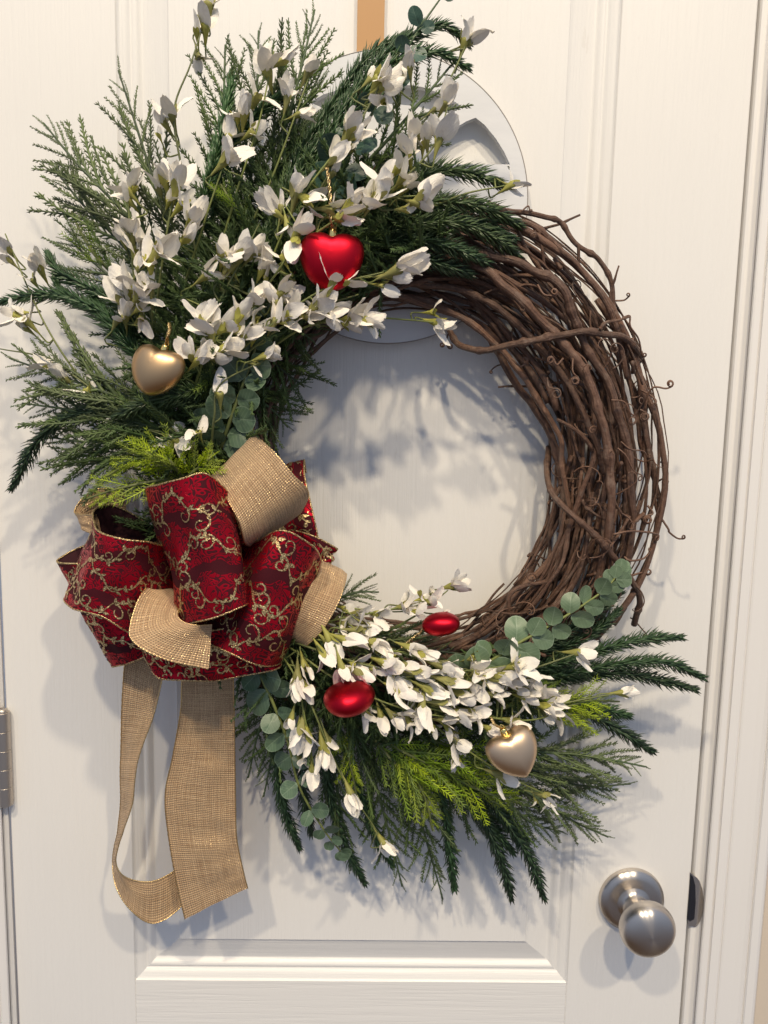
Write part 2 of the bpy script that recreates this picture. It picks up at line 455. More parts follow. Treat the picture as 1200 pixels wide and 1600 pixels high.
# ------------------------------------------------------------------ frame and wall
def extrude_profile(name, pr, z0, z1, mat, parent, fm=None):
    v = []; f = []
    for x, h in pr: v += [Vector((x, -h, z0)), Vector((x, -h, z1))]
    for i in range(len(pr) - 1): f.append((2 * i, 2 * i + 2, 2 * i + 3, 2 * i + 1))
    return part(name, mesh(name, v, f, mat, False), parent)
def prx(px, h, py=1600): return (P(px, py, h).x, h)
frame = thing('door_frame', 'white painted door jamb and moulded casing around the door', 'door frame', (DXR, 0, ZB))
frame['kind'] = 'structure'
extrude_profile('jamb', [(DXR + 0.0022, -0.03), prx(1064.5, -0.004), prx(1067.5, -0.0018), prx(1071, -0.001), prx(1083.5, -0.001), prx(1086, -0.004)], ZB, ZT, M_FRAME, frame)
rc = [(1084.6, -.004), (1085.2, .006), (1087, .0085), (1090, .0095), (1097.5, .0098), (1099.3, .0080), (1100.6, .0092), (1102, .0112), (1114.5, .0118), (1116.6, .0100),
      (1118.2, .0114), (1121, .0122), (1140, .0135), (1151, .0150), (1156.5, .0165), (1158.8, .0140), (1160.4, .0158), (1162.5, .0172), (1173, .0176), (1176, .0165), (1177.3, .013)]
rp = [prx(*q) for q in rc]; rp.append((rp[-1][0] + 0.0004, -0.004))
extrude_profile('casing', rp, ZB, ZT, M_FRAME, frame)
lc = [(28.4, -0.03), (28.2, -.004), (26.5, -.0015), (22, -.001), (18.5, -.001), (16.5, -.004)]
extrude_profile('jamb', [prx(*q) for q in lc[::-1]], ZB, ZT, M_FRAME, frame)
lc = [(17.2, -.004), (16.6, .006), (14.5, .0085), (10, .0095), (3.5, .0098), (1.6, .008), (0, .0095), (-2, .0112), (-15, .012), (-17, .0100), (-19, .0122), (-60, .0165), (-75, .017), (-77, .013)]
lp = [prx(*q) for q in lc]; lp.append((lp[-1][0] - 0.0004, -0.004))
extrude_profile('casing', lp[::-1], ZB, ZT, M_FRAME, frame)
wall = part('wall', mesh('wall', [(rp[-1][0] - 0.01, 0.002, ZB), (2.0, 0.002, ZB), (2.0, 0.002, ZT), (rp[-1][0] - 0.01, 0.002, ZT),
            (-2.0, 0.002, ZB), (lp[-1][0] + 0.01, 0.002, ZB), (lp[-1][0] + 0.01, 0.002, ZT), (-2.0, 0.002, ZT)], [(0, 1, 2, 3), (4, 5, 6, 7)], M_WALL, False), None)
wall['kind'] = 'structure'
# dark depth behind the gaps
for x0, x1 in ((DXR - 0.002, DXR + 0.006), (DXL - 0.006, DXL + 0.002)):
    part('door_stop', mesh('door_stop', [(x0, 0.029, ZB), (x1, 0.029, ZB), (x1, 0.029, ZT), (x0, 0.029, ZT)], [(0, 1, 2, 3)], M_FRAME, False), frame)

# strike plate: rounded lip of metal beside a black plate painted as pocket shade
def halfplate(name, pts, h0, h1, mat, parent):
    n = len(pts); v = [P(x, y, h1) for x, y in pts] + [P(x, y, h0) for x, y in pts]
    f = [tuple(range(n - 1, -1, -1))] + [(i, (i + 1) % n, n + (i + 1) % n, n + i) for i in range(n)]
    return part(name, mesh(name, v, f, mat, False), parent)
arc = [(1078 + 0, 1363)] + [(1084 + 15 * math.sin(a) , 1409 - 40 * math.cos(a)) for a in np.linspace(0.15, math.pi - 0.15, 14)] + [(1075, 1446)]
sp = halfplate('strike_plate', [(x, y) for x, y in arc], -0.0005, 0.0008, M_NICKEL, frame)
halfplate('strike_pocket_shade', [(1079, 1366), (1083, 1370), (1086.5, 1384), (1087, 1410), (1085, 1436), (1078, 1440), (1074, 1436)], 0.0008, 0.0013, M_BLACK, sp)

# hinge barrel, five knuckles
hinge = thing('hinge', 'satin nickel hinge barrel at the left edge of the door', 'hinge', P(6, 1258, 0.004))
z1, z0 = P(8, 1113, 0.006).z, P(8, 1258, 0.006).z
hx = P(6.5, 1190, 0.006).x; rr = 0.0068
for k in range(5):
    a = z0 + (z1 - z0) * k / 5; b_ = z0 + (z1 - z0) * (k + 1) / 5
    pr = [(0.0, 0.0001), (rr - .0003, 0.0001), (rr, 0.0004), (rr, b_ - a - 0.0004), (rr - .0003, b_ - a - .0001), (0.0, b_ - a - .0001)]
    v, f = lathe(pr, 40)
    part('knuckle', mesh('knuckle', v, f, M_HINGE, False), hinge, Matrix.Translation((hx, -0.0052, a)))
v, f = box((hx - 0.010, -0.0025, (z0 + z1) / 2), (0.018, 0.0022, z1 - z0 - .001)); part('leaf', mesh('hinge_leaf', v, f, M_HINGE, False), hinge)
v, f = lathe([(0.0, 0.004), (0.003, 0.0038), (0.005, 0.002), (0.0052, 0.0)], 20); part('pin_cap', mesh('pin_cap', v, f, M_HINGE), hinge, Matrix.Translation((hx, -0.0052, z1)))

# ------------------------------------------------------------------ hanger band and round plaque
hang = thing('wreath_hanger', 'flat tan gold hanger band running up the door above the wreath', 'hanger', P(580, 330, 0.002))
x0, x1 = P(558, 40, 0.004).x, P(600.5, 40, 0.004).x
v, f = box(((x0 + x1) / 2, -0.0030, (P(580, 330, 0.003).z + ZT) / 2), (x1 - x0, 0.0022, ZT - P(580, 330, 0.003).z))
part('band', mesh('band', v, f, M_BAND, False), hang)

plaque = thing('round_plaque', 'round whitewashed wooden plaque with pointed arch cut-outs behind the wreath', 'plaque', P(604, 540, 0.004))
def curve2d(splines, depth, name):
    cu = bpy.data.curves.new(name, 'CURVE'); cu.dimensions = '2D'; cu.fill_mode = 'BOTH'; cu.extrude = depth / 2
    for pts in splines:
        sp = cu.splines.new('POLY'); sp.points.add(len(pts) - 1)
        for i, (x, y) in enumerate(pts): sp.points[i].co = (x, y, 0, 1)
        sp.use_cyclic_u = True
    o = bpy.data.objects.new(name, cu); COL.objects.link(o)
    bpy.context.view_layer.update()
    me = bpy.data.meshes.new_from_object(o.evaluated_get(bpy.context.evaluated_depsgraph_get()))
    bpy.data.objects.remove(o); bpy.data.curves.remove(cu)
    return me
pc = P(605, 312, 0.012); PCX, PCZ = pc.x, pc.z
def loc2(px, py):
    q = P(px, py, 0.012); return (q.x - PCX, q.z - PCZ)
prad = 0.5 * (abs(loc2(831, 330)[0]) + abs(loc2(590, 529)[1]))
outer = [(prad * math.cos(a), prad * math.sin(a)) for a in np.linspace(0, 2 * math.pi, 160)[:-1]]
archR = [loc2(*q) for q in [(662, 257), (672, 240), (688, 220), (708, 202), (728, 190), (743, 184), (757, 195), (775, 217), (788, 238), (797, 257)]]
topc = [loc2(*q) for q in [(722, 168), (712, 160), (690, 147), (660, 136), (620, 131), (580, 131), (540, 137), (505, 148), (484, 160), (512, 172), (560, 168), (605, 162), (650, 166), (690, 176), (708, 175)]]
mirx = lambda L: [(-x, y) for x, y in L]
miry = lambda L: [(x, -y) for x, y in L]
lens_c = [loc2(*q) for q in [(556, 290), (580, 262), (605, 236), (630, 262), (654, 290)]]
lens_c2 = [loc2(*q) for q in [(556, 330), (580, 358), (605, 384), (630, 358), (654, 330)]]
pme = curve2d([outer, archR, mirx(archR), miry(archR), mirx(miry(archR)), topc, lens_c, lens_c2], 0.0075, 'plaque_board')
pme.materials.clear(); pme.materials.append(M_PLAQUE); pme.materials.append(M_PLAQEDGE)
for pl in pme.polygons:
    c = pl.center
    pl.material_index = 1 if abs(pl.normal.z) < 0.5 and math.hypot(c.x, c.y) > prad * 0.985 else 0
part('board', pme, plaque, TRS(Vector((PCX, -0.0085, PCZ)), Matrix(((1, 0, 0), (0, 0, -1), (0, 1, 0)))))

rim = [Vector((PCX + prad * math.cos(a), -0.0122, PCZ + prad * math.sin(a))) for a in np.linspace(0, 2 * math.pi, 161)]
v, f = tube(rim, .00045, 5, False); part('rim', mesh('rim', v, f, M_PLAQEDGE), plaque)
# ------------------------------------------------------------------ grapevine wreath
WC = P(645, 738, 0.04)
K = 0.000597
RX, RZ, HW = 308 * K, 335 * K, 76 * K
wreath = thing('grapevine_wreath', 'brown grapevine wreath base of twisted woody vines, bare at right', 'wreath', WC - Vector((0, 0, RZ)))
def ringpt(th, s, h):
    return Vector((WC.x + math.cos(th) * (RX + s * HW), -h, WC.z + math.sin(th) * (RZ + s * HW)))
def vine(th0, th1, s0, h0, rad, seed, name='vine', wob=0.26, sides=8):
    r = random.Random(seed)
    n = max(24, int(abs(th1 - th0) / 0.055))
    pts = []; rads = []
    ph = [r.uniform(0, 6.28) for _ in range(6)]
    drift = r.uniform(-0.25, 0.25)
    nodes = []
    t = r.uniform(0.05, 0.2)
    while t < 1: nodes.append((t, r.uniform(-1, 1), r.uniform(-1, 1))); t += r.uniform(0.09, 0.17) * 3.5 / max(abs(th1 - th0), 1)
    for i in range(n):
        t = i / (n - 1); th = th0 + (th1 - th0) * t
        s = s0 + wob * math.sin(2.1 * th + ph[0]) + 0.10 * math.sin(5.3 * th + ph[1]) + drift * (t - .5)
        h = h0 + 0.010 * math.sin(2.6 * th + ph[2]) + 0.004 * math.sin(6.1 * th + ph[3])
        rk = rad * (1.0 - 0.35 * t)
        for tn, a, b_ in nodes:
            d = (t - tn) * abs(th1 - th0) * 0.2
            w = max(0, 1 - abs(d) / 0.022); s += 0.075 * a * w; h += 0.003 * b_ * w
            rk *= 1 + 0.34 * math.exp(-(d / 0.0028) ** 2)
        s = max(-1.08, min(1.12, s)); h = max(0.006 + rad, h)
        pts.append(ringpt(th, s, h)); rads.append(rk * (1 + 0.07 * math.sin(17 * th + ph[4])))
    v, f = tube(pts, rads, sides)
    return part(name, mesh('vine', v, f, M_BARK, True, tube_uv(pts, rads, sides)), wreath)
D2 = math.radians
k = 0
for i in range(98):
    k += 1
    fr = i / 98
    thick = rnd.random()
    if i < 9:  rad = rnd.uniform(0.0027, 0.0042); h = rnd.uniform(0.035, 0.066)
    elif i < 40: rad = rnd.uniform(0.0016, 0.0027); h = rnd.uniform(0.012, 0.066)
    else: rad = rnd.uniform(0.0007, 0.0015); h = rnd.uniform(0.012, 0.066)
    s = -0.98 + 1.96 * ((i * 0.618034) % 1)
    h = 0.012 + (h - 0.012) * (1 - 0.45 * s * s)
    a0 = rnd.uniform(0, 360); span = rnd.uniform(170, 330)
    vine(D2(a0), D2(a0 + span) if rnd.random() < .6 else D2(a0 - span), s, h, rad, 100 + k, wob=.24 if i < 40 else .36, sides=8 if i < 40 else 6)
# hand placed vines seen clearly at the right
def vine_px(ctrl, r0, r1, seed, sides=8, name='vine', n=None):
    r = random.Random(seed)
    n = n or 14 * (len(ctrl) - 1)
    pts = pathP(ctrl, n); rads = []
    nd = [r.uniform(0.05, 0.95) for _ in range(max(2, len(ctrl) - 1))]
    for i in range(n):
        t = i / (n - 1); q = r0 + (r1 - r0) * t
        for a in nd: q *= 1 + 0.30 * math.exp(-((t - a) / 0.011) ** 2)
        pts[i] = pts[i] + Vector(noise.noise_vector(pts[i] * 45 + Vector((seed, 0, 0)))) * 0.0018
        rads.append(q)
    v, f = tube(pts, rads, sides)
    return part(name, mesh('vine', v, f, M_BARK, True, tube_uv(pts, rads, sides)), wreath)
VH = [
 ([(700, 515, .045), (722, 540, .06), (760, 546, .072), (805, 538, .078), (860, 525, .08), (915, 519, .078), (955, 523, .07), (985, 536, .058), (998, 552, .045), (996, 566, .03)], .0048, .0056),
 ([(936, 515, .077), (946, 504, .077), (970, 497, .07), (984, 495, .065)], .0030, .0014),
 ([(856, 700, .02), (853, 735, .04), (866, 775, .066), (900, 808, .074), (935, 843, .076), (965, 878, .072), (985, 905, .06), (1000, 940, .045), (990, 975, .03)], .0046, .0052),
 ([(745, 330, .05), (800, 332, .055), (850, 340, .055), (880, 352, .052), (905, 385, .05), (935, 405, .046), (955, 440, .044), (960, 480, .044), (972, 520, .04), (985, 600, .038), (1005, 700, .036), (1028, 760, .03)], .0040, .0036),
 ([(905, 385, .05), (905, 410, .05), (902, 420, .048)], .0026, .0022),
 ([(770, 345, .06), (830, 352, .064), (880, 395, .066), (910, 425, .066), (945, 470, .064), (962, 510, .06), (980, 590, .05)], .0044, .0042),
 ([(690, 395, .06), (770, 400, .072), (840, 425, .074), (875, 447, .078), (895, 490, .076), (915, 540, .07), (950, 600, .07), (975, 680, .068), (985, 760, .066), (988, 830, .06), (975, 905, .055)], .0066, .0056),
 ([(640, 400, .05), (740, 415, .068), (800, 455, .076), (855, 510, .074), (900, 560, .076), (930, 620, .078), (948, 700, .078), (956, 780, .076), (945, 860, .07), (925, 940, .055), (880, 1010, .04)], .0068, .0060),
 ([(620, 440, .05), (720, 455, .058), (790, 490, .064), (860, 560, .062), (905, 630, .068), (935, 700, .066), (945, 740, .06)], .0052, .0048),
 ([(590, 462, .035), (680, 475, .042), (760, 520, .04), (800, 590, .034), (845, 650, .032), (870, 710, .034), (880, 800, .04), (870, 870, .04), (830, 930, .042), (760, 985, .045), (700, 1010, .045)], .0060, .0064),
 ([(560, 455, .04), (650, 470, .045), (735, 505, .05), (800, 565, .05), (850, 640, .05), (875, 690, .05), (880, 740, .052), (895, 820, .05)], .0050, .0040),
 ([(875, 880, .05), (862, 905, .056), (800, 925, .06), (793, 960, .058), (790, 1000, .05)], .0030, .0040),
 ([(870, 760, .025), (860, 840, .03), (850, 900, .04), (790, 950, .045), (730, 990, .045), (700, 1000, .04)], .0034, .0028),
 ([(1000, 620, .04), (1012, 690, .042), (1026, 760, .042), (1030, 790, .042), (1024, 840, .04), (1005, 890, .042), (985, 930, .04), (960, 975, .035)], .0042, .0044),
]
for i, (c, a, b_) in enumerate(VH): vine_px(c, a * .58, b_ * .58, 300 + i)
# straight fine twigs fanning through the lower right bundle
for i in range(16):
    t = i / 15
    x0_, y0_ = 885 + 75 * t + rnd.uniform(-6, 6), 800 + rnd.uniform(-30, 30)
    x1_, y1_ = 790 + 120 * t + rnd.uniform(-15, 15), 985 + rnd.uniform(-20, 25)
    h = rnd.uniform(.05, .07)
    vine_px([(x0_, y0_, h - .01), ((x0_ * .55 + x1_ * .45) + 14, (y0_ + y1_) / 2, h), (x1_, y1_, h - .012)], rnd.uniform(.0012, .0024), rnd.uniform(.0008, .0014), 500 + i, 6, n=16)
def tendril(ctrl, r=0.0008, curl=None, cr=0.004, turns=1.6, name='tendril'):
    pts = pathP(ctrl, 8 * len(ctrl))
    if curl is not None:
        d = (pts[-1] - pts[-2]).normalized(); sd = OUT.cross(d).normalized() * curl
        c = pts[-1] + sd * cr; m = 22
        for j in range(1, m):
            a = 2 * math.pi * turns * j / m; q = cr * (1 - 0.55 * j / m)
            pts.append(c - sd * q * math.cos(a) + d * q * math.sin(a) + OUT * (0.0022 * j / m))
    n = len(pts)
    v, f = tube(pts, [r * (1.25 - 0.5 * i / n) for i in range(n)], 5)
    return part(name, mesh('tendril', v, f, M_BARK), wreath)
TD = [
 ([(962, 470, .045), (975, 469, .045), (983, 463, .048)], 1, .0016), ([(972, 497, .06), (984, 494, .062), (985, 510, .064), (998, 530, .06), (1003, 556, .055)], 1, .002),
 ([(1008, 640, .05), (1012, 618, .055), (1022, 605, .06), (1040, 607, .062), (1048, 605, .062)], 1, .0032),
 ([(1002, 610, .05), (1014, 616, .055), (1024, 624, .058)], -1, .0030), ([(1030, 805, .045), (1044, 826, .05), (1046, 832, .05), (1058, 841, .05), (1067, 842, .05)], 1, .0018),
 ([(1028, 752, .04), (1035, 748, .042)], -1, .0034), ([(1030, 722, .04), (1036, 722, .042)], 1, .001),
 ([(700, 522, .03), (697, 536, .03), (700, 543, .03)], 1, .0022), ([(690, 522, .03), (694, 538, .03)], -1, .002), ([(790, 568, .03), (776, 572, .03), (766, 580, .03)], 1, .0012),
 ([(868, 782, .03), (860, 783, .03), (858, 783, .032)], 1, .002), ([(985, 965, .03), (992, 970, .03), (1005, 985, .03), (1010, 990, .03)], -1, .002),
 ([(895, 560, .08), (895, 580, .084), (903, 590, .084)], -1, .004), ([(855, 590, .07), (858, 605, .074), (870, 607, .076)], -1, .0045),
 ([(955, 625, .08), (975, 628, .08), (985, 645, .078), (992, 650, .076)], -1, .0045), ([(1000, 640, .05), (1010, 645, .052)], -1, .0042),
 ([(1012, 790, .055), (1020, 802, .056), (1010, 806, .056)], 1, .004), ([(958, 835, .08), (985, 830, .078), (1015, 832, .06), (1028, 835, .05)], -1, .0035),
 ([(850, 905, .03), (840, 880, .03), (828, 868, .03)], -1, .0012), ([(865, 900, .03), (860, 880, .03), (832, 865, .03), (825, 867, .03)], 1, .001),
 ([(880, 560, .08), (870, 570, .084), (865, 560, .084)], 1, .003), ([(800, 560, .06), (812, 572, .064), (822, 568, .066)], 1, .003),
 ([(965, 700, .08), (978, 712, .082), (990, 735, .08), (1002, 742, .075)], -1, .003), ([(970, 690, .07), (985, 702, .07), (1005, 705, .06), (1012, 715, .058)], 1, .002),
 ([(975, 870, .07), (985, 876, .072), (1005, 873, .06), (1016, 862, .05)], 1, .002), ([(985, 900, .05), (1002, 895, .05), (1010, 898, .05)], 1, .003),
 ([(780, 985, .06), (776, 995, .062), (778, 1010, .06)], 1, .001), ([(840, 445, .08), (850, 460, .084), (865, 462, .084)], 1, .003),
 ([(815, 330, .06), (825, 322, .06), (828, 330, .06)], 1, .001), ([(835, 360, .07), (842, 372, .07), (838, 365, .072)], 1, .003),
]
for c, cu, q in TD: tendril(c, rnd.uniform(.0006, .0009), cu, q, rnd.uniform(1.2, 2.2))
for i in range(46):
    th = D2(rnd.uniform(-62, 62)); s = rnd.uniform(-0.9, 0.95); h = rnd.uniform(.05, .078) * (1 - .3 * s * s)
    p0 = ringpt(th, s, h); pts = [p0]
    d = Vector((rnd.gauss(0, 1), -abs(rnd.gauss(0, .35)), rnd.gauss(0, 1))).normalized(); ax = Vector((rnd.gauss(0, .3), -1, rnd.gauss(0, .3))).normalized()
    if abs(th) < 1 and s > .6: d = (d + Vector((.6, 0, 0))).normalized()
    cv = rnd.choice((-1, 1)) * rnd.uniform(0.15, 0.5); st = rnd.uniform(.0010, .0021)
    for j in range(26):
        d = Quaternion(ax, cv * (0.2 + 1.9 * (j / 25) ** 2)) @ d
        d = (d + Vector(noise.noise_vector(p0 * 60 + Vector((j * .35, i, 0)))) * 0.12).normalized()
        pts.append(pts[-1] + d * st + OUT * 0.0001)
    v, f = tube(pts, [.00085 - .00045 * j / 26 for j in range(len(pts))], 5)
    part('tendril', mesh('tendril', v, f, M_BARK), wreath)
for i in range(70):      # broken twig ends sticking out of the bundle
    th = D2(rnd.uniform(-66, 66)); s = rnd.uniform(-0.95, 1.0); h = rnd.uniform(.03, .074) * (1 - .3 * s * s)
    p0 = ringpt(th, s, h); tg = Vector((-math.sin(th), 0, math.cos(th))) * rnd.choice((-1, 1)); rd = Vector((math.cos(th), 0, math.sin(th)))
    d = (tg + rd * rnd.gauss(0, .38) + OUT * rnd.uniform(-.1, .25)).normalized(); L = rnd.uniform(.018, .055); bd = rd * rnd.gauss(0, .012)
    pts = [p0 + d * L * q + bd * q * q + Vector(noise.noise_vector(p0 * 50 + Vector((q * 3, i, 0)))) * .0022 for q in np.linspace(0, 1, 9)]
    rw = rnd.uniform(.0008, .0020); rr_ = [rw * (1.1 - .4 * q) * (1.3 if k_ in (3, 6) else 1) for k_, q in enumerate(np.linspace(0, 1, 9))]
    v, f = tube(pts, rr_, 6); part('twig', mesh('twig', v, f, M_BARK, True, tube_uv(pts, rr_, 6)), wreath)
# wood buds / spurs on the thick vines
for i in range(30):
    th = D2(rnd.uniform(-58, 58)); s = rnd.uniform(-0.8, 1.0); p0 = ringpt(th, s, rnd.uniform(.045, .07) * (1 - .3 * s * s))
    d = Vector((rnd.gauss(0.3, 1), -.5, rnd.gauss(0, 1))).normalized()
    pts = [p0 - d * .003, p0 + d * .005, p0 + d * .0075, p0 + d * .009]
    v, f = tube(pts, [.0020, .0016, .0022, .0012], 6); part('spur', mesh('spur', v, f, M_BARK), wreath)

# ------------------------------------------------------------------ foliage pieces
def branchlet_geo(seed, dense=1.0, spike=0.15, width=0.013, ang=36, fork=True):
    """feathery branchlet of unit length along +X, spread in XY"""
    r = random.Random(seed); b = MB()
    n = 12; bend = r.uniform(-0.22, 0.22); zb = r.uniform(-.1, .1)
    ax = [Vector((t, bend * t * t, zb * t * t)) for t in np.linspace(0, 1, n)]
    v, f = tube(ax, [width * (1.15 - .75 * i / (n - 1)) for i in range(n)], 4, False); b.add(v, f)
    m = int(15 * dense)
    for j in range(m):
        t = 0.06 + 0.93 * j / m + r.uniform(-.015, .015)
        for sgn in ((1, -1) if fork else ((1,) if j % 2 else (-1,))):
            tt = min(1, t + (0.022 if sgn > 0 else 0)); p = Vector((tt, bend * tt * tt, zb * tt * tt))
            a = math.radians(ang + r.uniform(-9, 9)) * sgn + 2 * bend * tt
            L = spike * (1.0 - 0.5 * tt) * r.uniform(.75, 1.2)
            d = Vector((math.cos(a), math.sin(a), r.uniform(-.35, .35))).normalized()
            q = p + d * L * .6; e_ = q + (d + Vector((.6, 0, 0))).normalized() * L * .5
            w = width * 0.62
            s_ = Vector((-d.y, d.x, 0)) * w; z_ = Vector((0, 0, w))
            b.add([p + s_, p - s_ * .5 + z_, p - s_ * .5 - z_, q + s_ * .8, q - s_ * .4 + z_ * .8, q - s_ * .4 - z_ * .8, e_],
                  [(0, 1, 4, 3), (1, 2, 5, 4), (2, 0, 3, 5), (3, 4, 6), (4, 5, 6), (5, 3, 6)])
            if fork and L > spike * .55:
                dd = Vector((math.cos(a + .75 * sgn), math.sin(a + .75 * sgn), r.uniform(-.3, .3))); k_ = p + d * L * .38
                b.add([k_ + z_ * .8, k_ - z_ * .8, k_ + d * w * 1.6, k_ + dd * L * .45], [(0, 2, 3), (2, 1, 3), (1, 0, 3)])
    return b
B_CEDAR = [branchlet_geo(i, 1.0, .135, .021, 32) for i in range(7)]
B_LIME = [branchlet_geo(40 + i, .85, .24, .021, 44) for i in range(6)]
BM = {}
def bmesh_of(lib, idx, mat):
    key = (id(lib), idx, mat.name)
    if key not in BM: BM[key] = lib[idx].mesh('branchlet', mat)
    return BM[key]
def spray(name, label, ctrl, mat, lib=B_CEDAR, nb=18, L=0.055, group=None, ang=(18, 36), r0=.0017, smat=None, cat='spray', tmin=.12):
    r = random.Random(hash_(label))
    pts = pathP(ctrl, 40)
    t = thing(name, label, cat, pts[0], group)
    v, f = tube(pts, [r0 * (1.15 - .7 * i / 39) for i in range(40)], 5); part('stem', mesh('stem', v, f, smat or M_TWIG), t)
    tot = sum((pts[i + 1] - pts[i]).length for i in range(39))
    for j in range(nb):
        u = tmin + (0.97 - tmin) * (j + r.uniform(-.25, .25)) / nb; u = max(.02, min(.98, u))
        i = int(u * 38); p = pts[i]; tg = (pts[i + 1] - pts[i]).normalized()
        nrm = (OUT + Vector((r.gauss(0, .28), 0, r.gauss(0, .28)))).normalized(); nrm = (nrm - tg * nrm.dot(tg)).normalized()
        sg = 1 if j % 2 else -1
        d = Quaternion(nrm, math.radians(r.uniform(*ang)) * sg) @ tg
        d = (d + nrm * r.uniform(-.25, .30)).normalized()
        ln = L * (0.55 + 0.75 * math.sin(math.pi * min(1, u * 0.62 + .22))) * (1.0 if u < .45 else max(.22, 1.0 - (u - .45) * 1.45)) * r.uniform(.8, 1.15)
        part('branchlet', bmesh_of(lib, r.randrange(len(lib)), mat), t, TRS(p, basis(d, nrm), ln))
    tg = (pts[-1] - pts[-3]).normalized()
    part('branchlet', bmesh_of(lib, r.randrange(len(lib)), mat), t, TRS(pts[-1] - tg * .012, basis(tg, OUT), L * .42))
    return t
def hash_(s):
    q = 7
    for ch in s: q = (q * 131 + ord(ch)) % 1000003
    return q
def needles_geo(pts, L, seed, step=.0021, per=6, fan=(30, 58), w=.00085):
    r = random.Random(seed); b = MB()
    n = len(pts); ac = 0; i = 0; ph = 0
    segs = [(pts[j + 1] - pts[j]).length for j in range(n - 1)]
    tot = sum(segs); s = 0.0
    while s < tot:
        a = 0; j = 0
        while j < n - 2 and a + segs[j] < s: a += segs[j]; j += 1
        p = pts[j].lerp(pts[j + 1], min(1, (s - a) / max(segs[j], 1e-9))); tg = (pts[j + 1] - pts[j]).normalized()
        o1 = tg.orthogonal().normalized(); o2 = tg.cross(o1)
        u = s / tot; Ln = L * min(1, .55 + u * 2) * (1 if u < .8 else 1 - (u - .8) * 2.2)
        for q in range(per):
            an = ph + 2 * math.pi * q / per + r.uniform(-.3, .3)
            rad = o1 * math.cos(an) + o2 * math.sin(an)
            fa = math.radians(r.uniform(*fan)) * (1 if u < .85 else .75)
            d = tg * math.cos(fa) + rad * math.sin(fa); l = Ln * r.uniform(.8, 1.15)
            m_ = p + d * l * .55; e_ = m_ + (d + tg * .55).normalized() * l * .5
            sd = d.cross(rad).normalized() * w; up = d.cross(sd).normalized() * w * .8
            b.add([p + sd, p - sd, p + up, m_ + sd * 1.15, m_ - sd * 1.15, m_ + up * 1.1, e_],
                  [(0, 1, 4, 3), (1, 2, 5, 4), (2, 0, 3, 5), (3, 4, 6), (4, 5, 6), (5, 3, 6)])
        ph += 2.4 / per * 2; s += step * r.uniform(.8, 1.2)
    return b
def pine(label, ropes, mat=None, L=.0140, group='pine sprays in the wreath', r0=.0015, step=.0022):
    mat = mat or M_PINE
    first = pathP(ropes[0], 60)
    t = thing('pine_spray', label, 'pine spray', first[0], group)
    for i, rp_ in enumerate(ropes):
        pts = pathP(rp_, 60)
        v, f = tube(pts, [r0 * (1.1 - .6 * j / 59) for j in range(60)], 5); tw = part('twig', mesh('twig', v, f, M_TWIG), t)
        part('needles', needles_geo(pts, L, hash_(label) + i, step).mesh('needles', mat), tw, None, 'stuff')
    return t

# eucalyptus ---------------------------------------------------------------
def euc_mat(name, c0, c1, pale):
    t = NT(name)
    tcn = t.node('ShaderNodeTexCoord'); sep = t.node('ShaderNodeSeparateXYZ'); t.l.new(tcn.outputs['Object'], sep.inputs[0])
    x, y = sep.outputs[0], sep.outputs[1]
    xx = t.math('SUBTRACT', x, 0.5)
    rr_ = t.math('SQRT', t.math('ADD', t.math('MULTIPLY', xx, xx), t.math('MULTIPLY', y, y)))
    n = t.noise(tcn.outputs['Object'], 2.5, 2, .5)
    ay = t.math('ABSOLUTE', y)
    mid = t.math('LESS_THAN', ay, 0.016)
    sv = t.math('GREATER_THAN', t.math('SINE', t.math('MULTIPLY', t.math('SUBTRACT', x, t.math('MULTIPLY', ay, .7)), 42.0)), .90)
    vein = t.math('MAXIMUM', mid, t.math('MULTIPLY', sv, .45))
    edge = t.math('GREATER_THAN', rr_, 0.455)
    c = t.mix(n, c0, c1)
    c = t.mix(t.math('MULTIPLY', t.math('MAXIMUM', vein, edge), 0.45), c, pale)
    hsv = t.node('ShaderNodeHueSaturation'); t.l.new(c, hsv.inputs['Color'])
    t.put(hsv, 'Value', t.math('ADD', t.math('MULTIPLY', t.rand(), .4), .8))
    t.set(Base_Color=hsv.outputs[0], Roughness=.42)
    t.bump(vein, .25, .012)
    return t.m
M_EUC = euc_mat('eucalyptus_leaf', (0.095, 0.155, 0.082), (0.155, 0.220, 0.128), (0.30, 0.38, 0.27))
M_EUCM = euc_mat('mid_eucalyptus_leaf', (0.058, 0.108, 0.060), (0.108, 0.168, 0.102), (0.26, 0.34, 0.24))
M_EUCD = euc_mat('deep_eucalyptus_leaf', (0.022, 0.060, 0.043), (0.050, 0.105, 0.078), (0.14, 0.22, 0.16))
def leaf_geo(cup, curl, asp):
    v = [Vector((.5, 0, 0))]; f = []; n = 18
    for j, q in enumerate((.4, .75, 1.0)):
        for i in range(n):
            a = 2 * math.pi * i / n; x = .5 + .5 * q * math.cos(a); y = .5 * asp * q * math.sin(a)
            if x < .12: y *= .75
            v.append(Vector((x, y, cup * (q * q) * .25 + curl * (x - .3) ** 2 - .05 * math.exp(-(y / .05) ** 2))))
    for i in range(n):
        f.append((0, 1 + i, 1 + (i + 1) % n))
        for j in range(2): a = 1 + j * n; f.append((a + i, a + n + i, a + n + (i + 1) % n, a + (i + 1) % n))
    return v, f
LEAFS = {}
def leaf_mesh(i, mat):
    i = i % 10
    if (i, mat.name) not in LEAFS:
        r = random.Random(i + 5); v, f = leaf_geo(r.uniform(-.3, .5), r.uniform(-.5, .25), r.uniform(.78, 1.0))
        LEAFS[(i, mat.name)] = mesh('leaf', v, f, mat)
    return LEAFS[(i, mat.name)]
